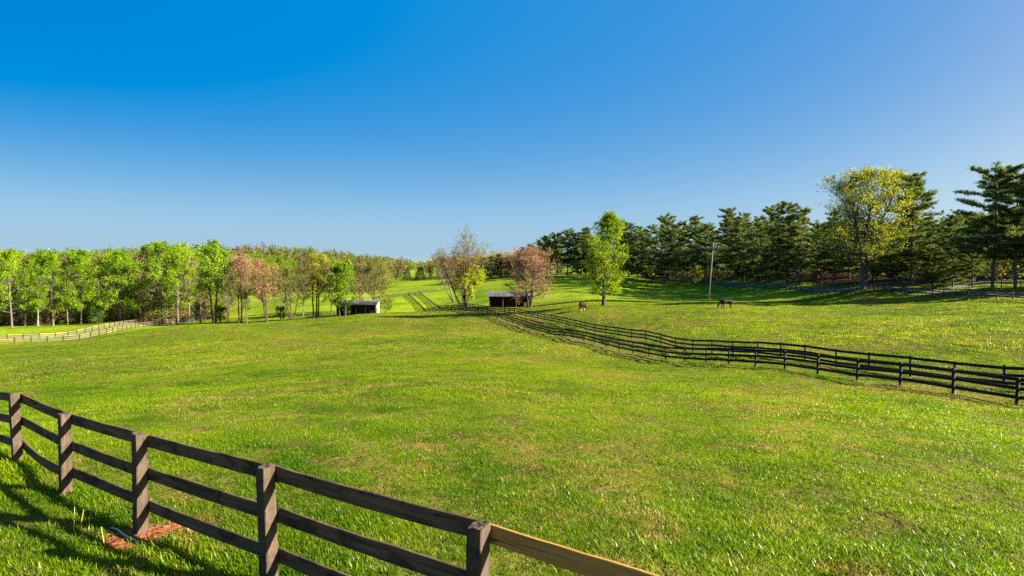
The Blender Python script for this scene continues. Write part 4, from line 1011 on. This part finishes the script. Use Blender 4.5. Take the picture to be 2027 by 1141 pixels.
r = random.Random(21)
sp = []
for i in range(250):        # left undergrowth
    u = r.uniform(-40, 470); Z = np.interp(u, [0, 240, 460], [158, 170, 186]) + r.uniform(0, 75); p = place(u, Z); sp.append((p[0], p[1], r.uniform(2.0, 9.0), r.uniform(1.4, 3.0), 0, r.choice([0, 0, 0, 1, 1, 2])))
for i in range(150):
    u = r.uniform(-40, 460); Z = np.interp(u, [0, 240, 350, 460], [157, 166, 180, 186]) + r.uniform(0, 12); p = place(u, Z); sp.append((p[0], p[1], r.uniform(2.5, 9.5), r.uniform(.9, 2.0), 0, r.choice([0, 0, 1, 1, 3, 3])))
mass("undergrowth", "brown and olive brush between the trunks of the left wood", sp, 240, .17, ['brown', 'olive', 'shrub', 'lime'], 5)
sp = []
for i in range(290):        # right undergrowth
    t = r.uniform(0, 1); u = 1070 + 1200 * t; Z = np.interp(u, [1070, 1160, 1300, 1450, 1600, 1800, 2000, 2400], [350, 328, 275, 215, 165, 124, 103, 88]) + r.uniform(3, 60); p = place(u, Z); sp.append((p[0], p[1], r.uniform(1.5, 9.0), r.uniform(1.2, 2.8), 0, r.choice([0, 0, 0, 0, 1, 2])))
for i in range(60):
    u = r.uniform(1370, 1500); Z = np.interp(u, [1370, 1500], [243, 196]) + r.uniform(0, 22); p = place(u, Z); sp.append((p[0], p[1], r.uniform(2, 7), r.uniform(1.4, 2.8), 0, r.choice([0, 0, 0, 1])))
mass("undergrowth", "dark brush under the pines beyond the driveway", sp, 220, .19, ['pine', 'brown', 'olive'], 6)
sp = []
for i in range(150):        # thicket of the belt beyond the road
    u = r.uniform(430, 790); Z = np.interp(u, [430, 600, 790], [262, 296, 345]) + r.uniform(0, 45); p = place(u, Z); sp.append((p[0], p[1], r.uniform(5, 12), r.uniform(2, 3.6), 0, r.choice([0, 0, 1, 1, 2, 3])))
mass("undergrowth", "mixed brown and lime thicket of the belt beyond the road", sp, 220, .28, ['brown', 'olive', 'lime', 'green'], 26)
sp = []
for i in range(260):        # depth of the pine wood
    t = r.uniform(0, 1); u = 1040 + 1400 * t; Z = np.interp(u, [1040, 1160, 1300, 1450, 1600, 1800, 2000, 2450], [372, 345, 300, 240, 190, 145, 120, 105]) + r.uniform(12, 90); p = place(u, Z)
    sp.append((p[0], p[1], r.uniform(13, 18.5), r.uniform(3, 5), .08, r.choice([0, 0, 0, 1])))
mass("pine_wood", "dark mass of pines filling the wood behind the driveway rows", sp, 280, .42, ['pine', 'cedar'], 16)
sp = []
for i in range(500):        # ridge wood behind the left wood
    u = r.uniform(-80, 800); d = r.uniform(0, 1); Z = (np.interp(u, [0, 400, 800], [430, 420, 470]) + d * 230) if (i % 3 or u > 470) else r.uniform(235, 430); p = place(u, Z)
    sp.append((p[0], p[1], r.uniform(11, 18), r.uniform(3.5, 5.5), .15, r.choices([0, 1, 2, 3, 4], [4, 3, 2.5, 1.2, 1.5] if u > 430 else [.5, 1.5, 3, .5, 3])[0]))
mass("far_wood", "brown and green woodland covering the far ridge behind the left trees", sp, 230, .64, ['brown', 'olive', 'pine', 'gold', 'green'], 7)
sp = []
for i in range(150):        # copper wood behind the many-stemmed tree
    u = r.uniform(850, 1085); Z = r.uniform(425, 520); p = place(u, Z); sp.append((p[0], p[1], r.uniform(15, 19), r.uniform(3.5, 5), .12, r.choices([0, 1, 2, 3], [4, 2, 2, .6])[0]))
mass("far_wood", "copper-brown wood on the hill behind the many-stemmed tree", sp, 300, .48, ['brown', 'orange', 'gold', 'pine'], 8)
sp = []
for i in range(230):
    u = r.uniform(700, 1000); Z = r.uniform(720, 1000); p = place(u, Z); sp.append((p[0], p[1], r.uniform(11, 17), r.uniform(4, 7), .1, r.choices([0, 1, 2, 3], [3, 2, 2, 2])[0]))
mass("far_wood", "low far tree line on the horizon at the end of the valley", sp, 150, .9, ['olive', 'brown', 'pine', 'lime'], 9)
sp = []
for i in range(300):
    a_ = r.uniform(-1, 1); u = 1013 + a_ * 1300; Z = r.uniform(1100, 1700); p = place(u, Z); sp.append((p[0], p[1], r.uniform(14, 22), r.uniform(9, 14), .05, r.choice([0, 1, 2])))
mass("far_wood", "distant woodland on the skyline", sp, 110, 2.2, ['olive', 'brown', 'pine'], 10)

# ------------------------------------------------------------------ sheds
def run_in_shed(u, Z, wpx, label, side_mat, hfront, hback, depth, nposts, yaw=0.0):
    p = place(u, Z); w = wpx / FPX * Z; zmin = min(H(p[0] + dx, p[1] + dy) for dx in (-w/2, w/2) for dy in (0, depth)); zmax = max(H(p[0] + dx, p[1] + dy) for dx in (-w/2, w/2) for dy in (0,))
    base = p[2]
    root = thing("run_in_shed", label, "shed", (p[0], p[1], base), rz=yaw)
    lo = zmin - base - .3; hw = w / 2
    m = MB(); m.box(-hw, hw, depth - .08, depth, lo, hback); m.build("back_wall", M['barn'], root)
    for sx in (-1, 1):
        m = MB(); x0, x1 = (hw - .08, hw) if sx > 0 else (-hw, -hw + .08)
        V = [(x0, .02, lo), (x1, .02, lo), (x1, depth - .09, lo), (x0, depth - .09, lo), (x0, .02, hfront), (x1, .02, hfront), (x1, depth - .09, hback), (x0, depth - .09, hback)]
        m.add(V, [(0,3,2,1),(4,5,6,7),(0,1,5,4),(1,2,6,5),(2,3,7,6),(3,0,4,7)]); m.build("side_wall", side_mat if sx > 0 else M['barn'], root)
    for k in range(nposts):
        x = -hw + .12 + (w - .24) * k / (nposts - 1); m = MB(); m.box(x - .08, x + .08, -.17, -.01, lo, hfront - .25); m.build("post", M['barn'], root)
    m = MB(); m.box(-hw, hw, -.16, -.02, hfront - .25, hfront); m.build("beam", M['barn'], root)
    m = MB(); m.box(hw - w * .16, hw - .1, -.0, .06, lo, 1.25); m.build("half_wall", M['barn'], root)
    m = MB(); m.box(-hw + w * .33, -hw + w * .33 + .08, .05, depth - .1, lo, hfront - .4); m.build("partition", M['barn'], root)
    n = max(8, int(w / .9)); slope = (hback - hfront) / depth
    m = MB(); ya, yb = -.6, depth + .25; V = [(x, y, hfront + slope * y + dz) for dz in (-.10, .0) for (x, y) in ((-hw - .1, ya), (hw + .1, ya), (hw + .1, yb), (-hw - .1, yb))]
    m.add(V, [(0,3,2,1),(4,5,6,7),(0,1,5,4),(1,2,6,5),(2,3,7,6),(3,0,4,7)]); deck = m.build("roof", M['barn'], root)
    for k in range(n):
        xa = -hw - .3 + (w + .6) * k / n; xb = -hw - .3 + (w + .6) * (k + 1) / n - .02; m = MB(); y0, y1 = -.7, depth + .35
        za, zb = hfront + .03 + slope * y0, hfront + .03 + slope * y1; t_ = .04; rb = .03
        prof_ = [(xa, 0), (xb - .10, 0), (xb - .08, rb), (xb - .02, rb), (xb, 0)]
        V = []
        for (xx, dz) in prof_: V += [(xx, y0, za + t_ + dz), (xx, y1, zb + t_ + dz)]
        V += [(xa, y0, za), (xa, y1, zb), (xb, y0, za), (xb, y1, zb)]
        Fc = [(2*i, 2*i+2, 2*i+3, 2*i+1) for i in range(4)] + [(10, 11, 13, 12), (0, 1, 11, 10), (8, 12, 13, 9), (0, 10, 12, 8, 6, 4, 2), (1, 3, 5, 7, 9, 13, 11)]
        m.add(V, Fc); m.build("roof_panel", M['roof'], deck)
    return root
sa = run_in_shed(705, 159, 78, "low run-in shed with cream end wall and pale roof under the clump", M['cream'], 2.9, 3.7, 4.6, 5)
run_in_shed(1009, 141, 82, "dark open-fronted run-in shed with pale roof beside the copper maple", M['barn'], 2.9, 3.7, 4.6, 4)

# far white house
p = place(776, 560); hs_ = thing("farm_house", "small pale house at the far end of the valley, behind the clump's right edge", "house", p)
m = MB(); m.box(-7, 7, 0, 8, -1, 3.2); m.build("wall", M['white'], hs_)
m = MB(); m.add([(-7.6, -.6, 3.1), (7.6, -.6, 3.1), (7.6, 8.6, 3.1), (-7.6, 8.6, 3.1), (-7.6, 4, 6.2), (7.6, 4, 6.2)], [(0, 1, 5, 4), (2, 3, 4, 5), (1, 2, 5), (3, 0, 4), (0, 3, 2, 1)]); m.build("roof", M['slate'], hs_)
for x in (-4.5, -1.6, 4.2):
    m = MB(); m.box(x - .6, x + .6, -.05, .0, 1.0, 2.3); wd_ = m.build("window", M['glass'], hs_)
    m = MB()
    for bx4 in ((x - .7, x - .6, 1.0, 2.3), (x + .6, x + .7, 1.0, 2.3), (x - .7, x + .7, 2.3, 2.4), (x - .7, x + .7, .9, 1.0)): m.box(bx4[0], bx4[1], -.08, .0, bx4[2], bx4[3])
    m.build("frame", M['white'], wd_)
m = MB(); m.box(1.0, 2.0, -.05, .0, -.2, 2.1); m.build("door", M['barn'], hs_)

# ------------------------------------------------------------------ utility poles and lines
def util_pole(u, Z, vtop, label, lean=0.0, yaw=0.0, arm=1.15, group=None, Ht=None):
    p = place(u, Z); h_ = Ht or (at(u, vtop, Z)[2] - p[2]); root = thing("utility_pole", label, "utility pole", p, group, yaw)
    m = MB(); m.tube([(0, 0, -.5), (lean * .5, 0, h_ * .5), (lean, 0, h_)], [.145, .125, .10], 10); m.build("shaft", M['pole'], root, True)
    za = h_ - .75; xa = lean * za / h_
    m = MB(); m.box(xa - arm, xa + arm, -.24, -.12, za - .09, za + .09); arm_o = m.build("crossarm", M['pole'], root)
    tips = []
    for dx in (-arm + .1, arm * .35, arm - .1):
        m = MB(); m.tube([(xa + dx, -.14, za + .08), (xa + dx, -.18, za + .16), (xa + dx, -.18, za + .20), (xa + dx, -.18, za + .34)], [.04, .04, .09, .07], 8); m.build("insulator", M['iron'], arm_o); tips.append(Vector((xa + dx, -.18, za + .34)))
    for sx in (-1, 1):
        m = MB(); m.tube([(xa + sx * arm * .55, -.14, za - .06), (xa, -.13, za - .6)], .022, 5); m.build("brace", M['iron'], arm_o)
    m = MB(); m.tube([(lean, 0, h_), (lean, 0, h_ + .25)], .03, 6); m.build("pole_pin", M['iron'], root); tips.append(Vector((xa, -.12, za - 1.0)))
    Rz = Matrix.Rotation(yaw, 3, 'Z')
    return root, [Vector(p) + Rz @ t_ for t_ in tips]
yw = math.radians(-12)
p1, t1 = util_pole(1402, 116, 484, "leaning grey utility pole with crossarm in the horse pasture", lean=.85, yaw=yw)
p2, t2 = util_pole(2420, 68, 420, "grey utility pole beyond the right edge of the pasture", lean=0, yaw=yw)
p3, t3 = util_pole(823, 470, 521, "farther right of two tiny utility poles on the far hill", yaw=math.radians(-60))
p4, t4 = util_pole(796, 520, 523, "left of two tiny utility poles on the far hill", yaw=math.radians(-60))
pw_labels = ["power line sagging along the crossarm's left end", "power line along the middle insulator of the leaning pole", "power line along the crossarm's right end", "lower neutral cable below the crossarm"]
def wire(a_, b_, sag, label, rad=.012):
    n = 24; pts = [a_ + (b_ - a_) * (i / n) - Vector((0, 0, sag * 4 * (i / n) * (1 - i / n))) for i in range(n + 1)]
    m = MB(); m.tube(pts, rad, 5); tag(m.build("power_line", M['wire'], None, True), label, "power line", "power lines over the pasture")
for k in range(4):
    wire(t1[k], t2[k], .9, pw_labels[k] + ", span toward the right edge")
    wire(t1[k], t3[k], 5.0, pw_labels[k] + ", span toward the far hill", .011)
    wire(t3[k], t4[k], .6, pw_labels[k] + ", between the two far poles", .012)

# ------------------------------------------------------------------ horses
def horse(u, Z, yaw, label, coat, socks, seed, scale=1.0):
    p = place(u, Z); root = thing("horse", label, "horse", p, None, yaw); root.scale = (scale,) * 3
    J = {}; V = []; E = []; Rd = []
    def j(n, x, y, z, rx, rz=None, par=None):
        J[n] = len(V); V.append((x, y, z)); Rd.append((rx, rz or rx))
        if par: E.append((J[par], J[n]))
    j('pelvis', -.55, 0, 1.22, .27, .30); j('rump', -.80, 0, 1.20, .22, .26, 'pelvis'); j('loin', -.22, 0, 1.20, .27, .29, 'pelvis'); j('barrel', .12, 0, 1.16, .28, .32, 'loin')
    j('chest', .48, 0, 1.18, .24, .31, 'barrel'); j('neck0', .74, 0, 1.16, .15, .24, 'chest'); j('neck1', .98, 0, .94, .11, .17, 'neck0'); j('poll', 1.22, 0, .66, .085, .13, 'neck1')
    j('jaw', 1.32, 0, .46, .08, .12, 'poll'); j('nose', 1.36, 0, .24, .06, .075, 'jaw'); j('muzzle', 1.37, 0, .09, .055, .065, 'nose')
    st_ = [.10, -.12, -.06, .12] if seed == 1 else [-.12, .10, .14, -.05]
    for k, s in enumerate((-1, 1)):
        o = st_[k]; q = 'h%d' % k
        j(q+'a', -.66, s*.14, .98, .15, .20, 'pelvis'); j(q+'b', -.56 + o*.5, s*.16, .76, .10, .13, q+'a'); j(q+'c', -.80 + o, s*.15, .48, .055, .07, q+'b'); j(q+'d', -.76 + o, s*.15, .20, .042, .045, q+'c'); j(q+'e', -.72 + o, s*.15, .06, .055, .06, q+'d'); j(q+'f', -.70 + o, s*.15, .01, .06, .06, q+'e')
        o = st_[k+2]; q = 'f%d' % k
        j(q+'a', .50, s*.14, .96, .12, .17, 'chest'); j(q+'b', .46 + o*.5, s*.15, .72, .075, .09, q+'a'); j(q+'c', .48 + o, s*.15, .45, .055, .06, q+'b'); j(q+'d', .48 + o, s*.15, .20, .04, .042, q+'c'); j(q+'e', .51 + o, s*.15, .06, .052, .055, q+'d'); j(q+'f', .52 + o, s*.15, .01, .056, .056, q+'e')
    me = bpy.data.meshes.new("horse_body"); me.from_pydata(V, E, []); me.update(); me.materials.append(coat)
    o = new_obj("body", me, None, root); md = o.modifiers.new("skin", 'SKIN'); md.use_smooth_shade = True
    for i, sv in enumerate(me.skin_vertices[0].data): sv.radius = (Rd[i][0] * 1.22, Rd[i][1] * 1.25) if Rd[i][1] > .12 else (Rd[i][0] * 1.3, Rd[i][1] * 1.3); sv.use_root = (i == 0)
    s2 = o.modifiers.new("sub", 'SUBSURF'); s2.levels = 1; s2.render_levels = 2
    m = MB(); m.tube([(-.86, 0, 1.34), (-.98, 0, 1.24), (-1.02, 0, .85), (-1.0, 0, .45)], [.06, .09, .10, .03], 7); m.build("tail", M['mane'], root, True)
    m = MB(); m.tube([(.50, 0, 1.47), (.76, .02, 1.38), (1.0, .03, 1.13), (1.25, .02, .82), (1.36, 0, .66)], [.03, .06, .06, .05, .02], 7); m.build("mane", M['mane'], o, True)
    for s in (-1, 1):
        m = MB(); m.tube([(1.20, s*.06, .76), (1.26, s*.09, .86), (1.30, s*.10, .93)], [.035, .04, .006], 6); m.build("ear", coat, o, True)
    for (q, x, y) in socks:
        m = MB(); m.tube([(x - .03, y, .32), (x - .03, y, .12), (x + .0, y, .07), (x + .01, y, .02)], [.056, .055, .068, .072], 8); m.build("sock", M['sock'], o, True)
    return root
horse(1153, 101, math.radians(52), "chestnut horse with white socks grazing near the lone lime-green tree", M['horse2'], [('h', -.66, -.15), ('f', .42, -.15)], 1, 1.0)
horse(1437, 91, math.radians(186), "dark bay horse grazing below the leaning utility pole", M['horse'], [], 2, 1.02)
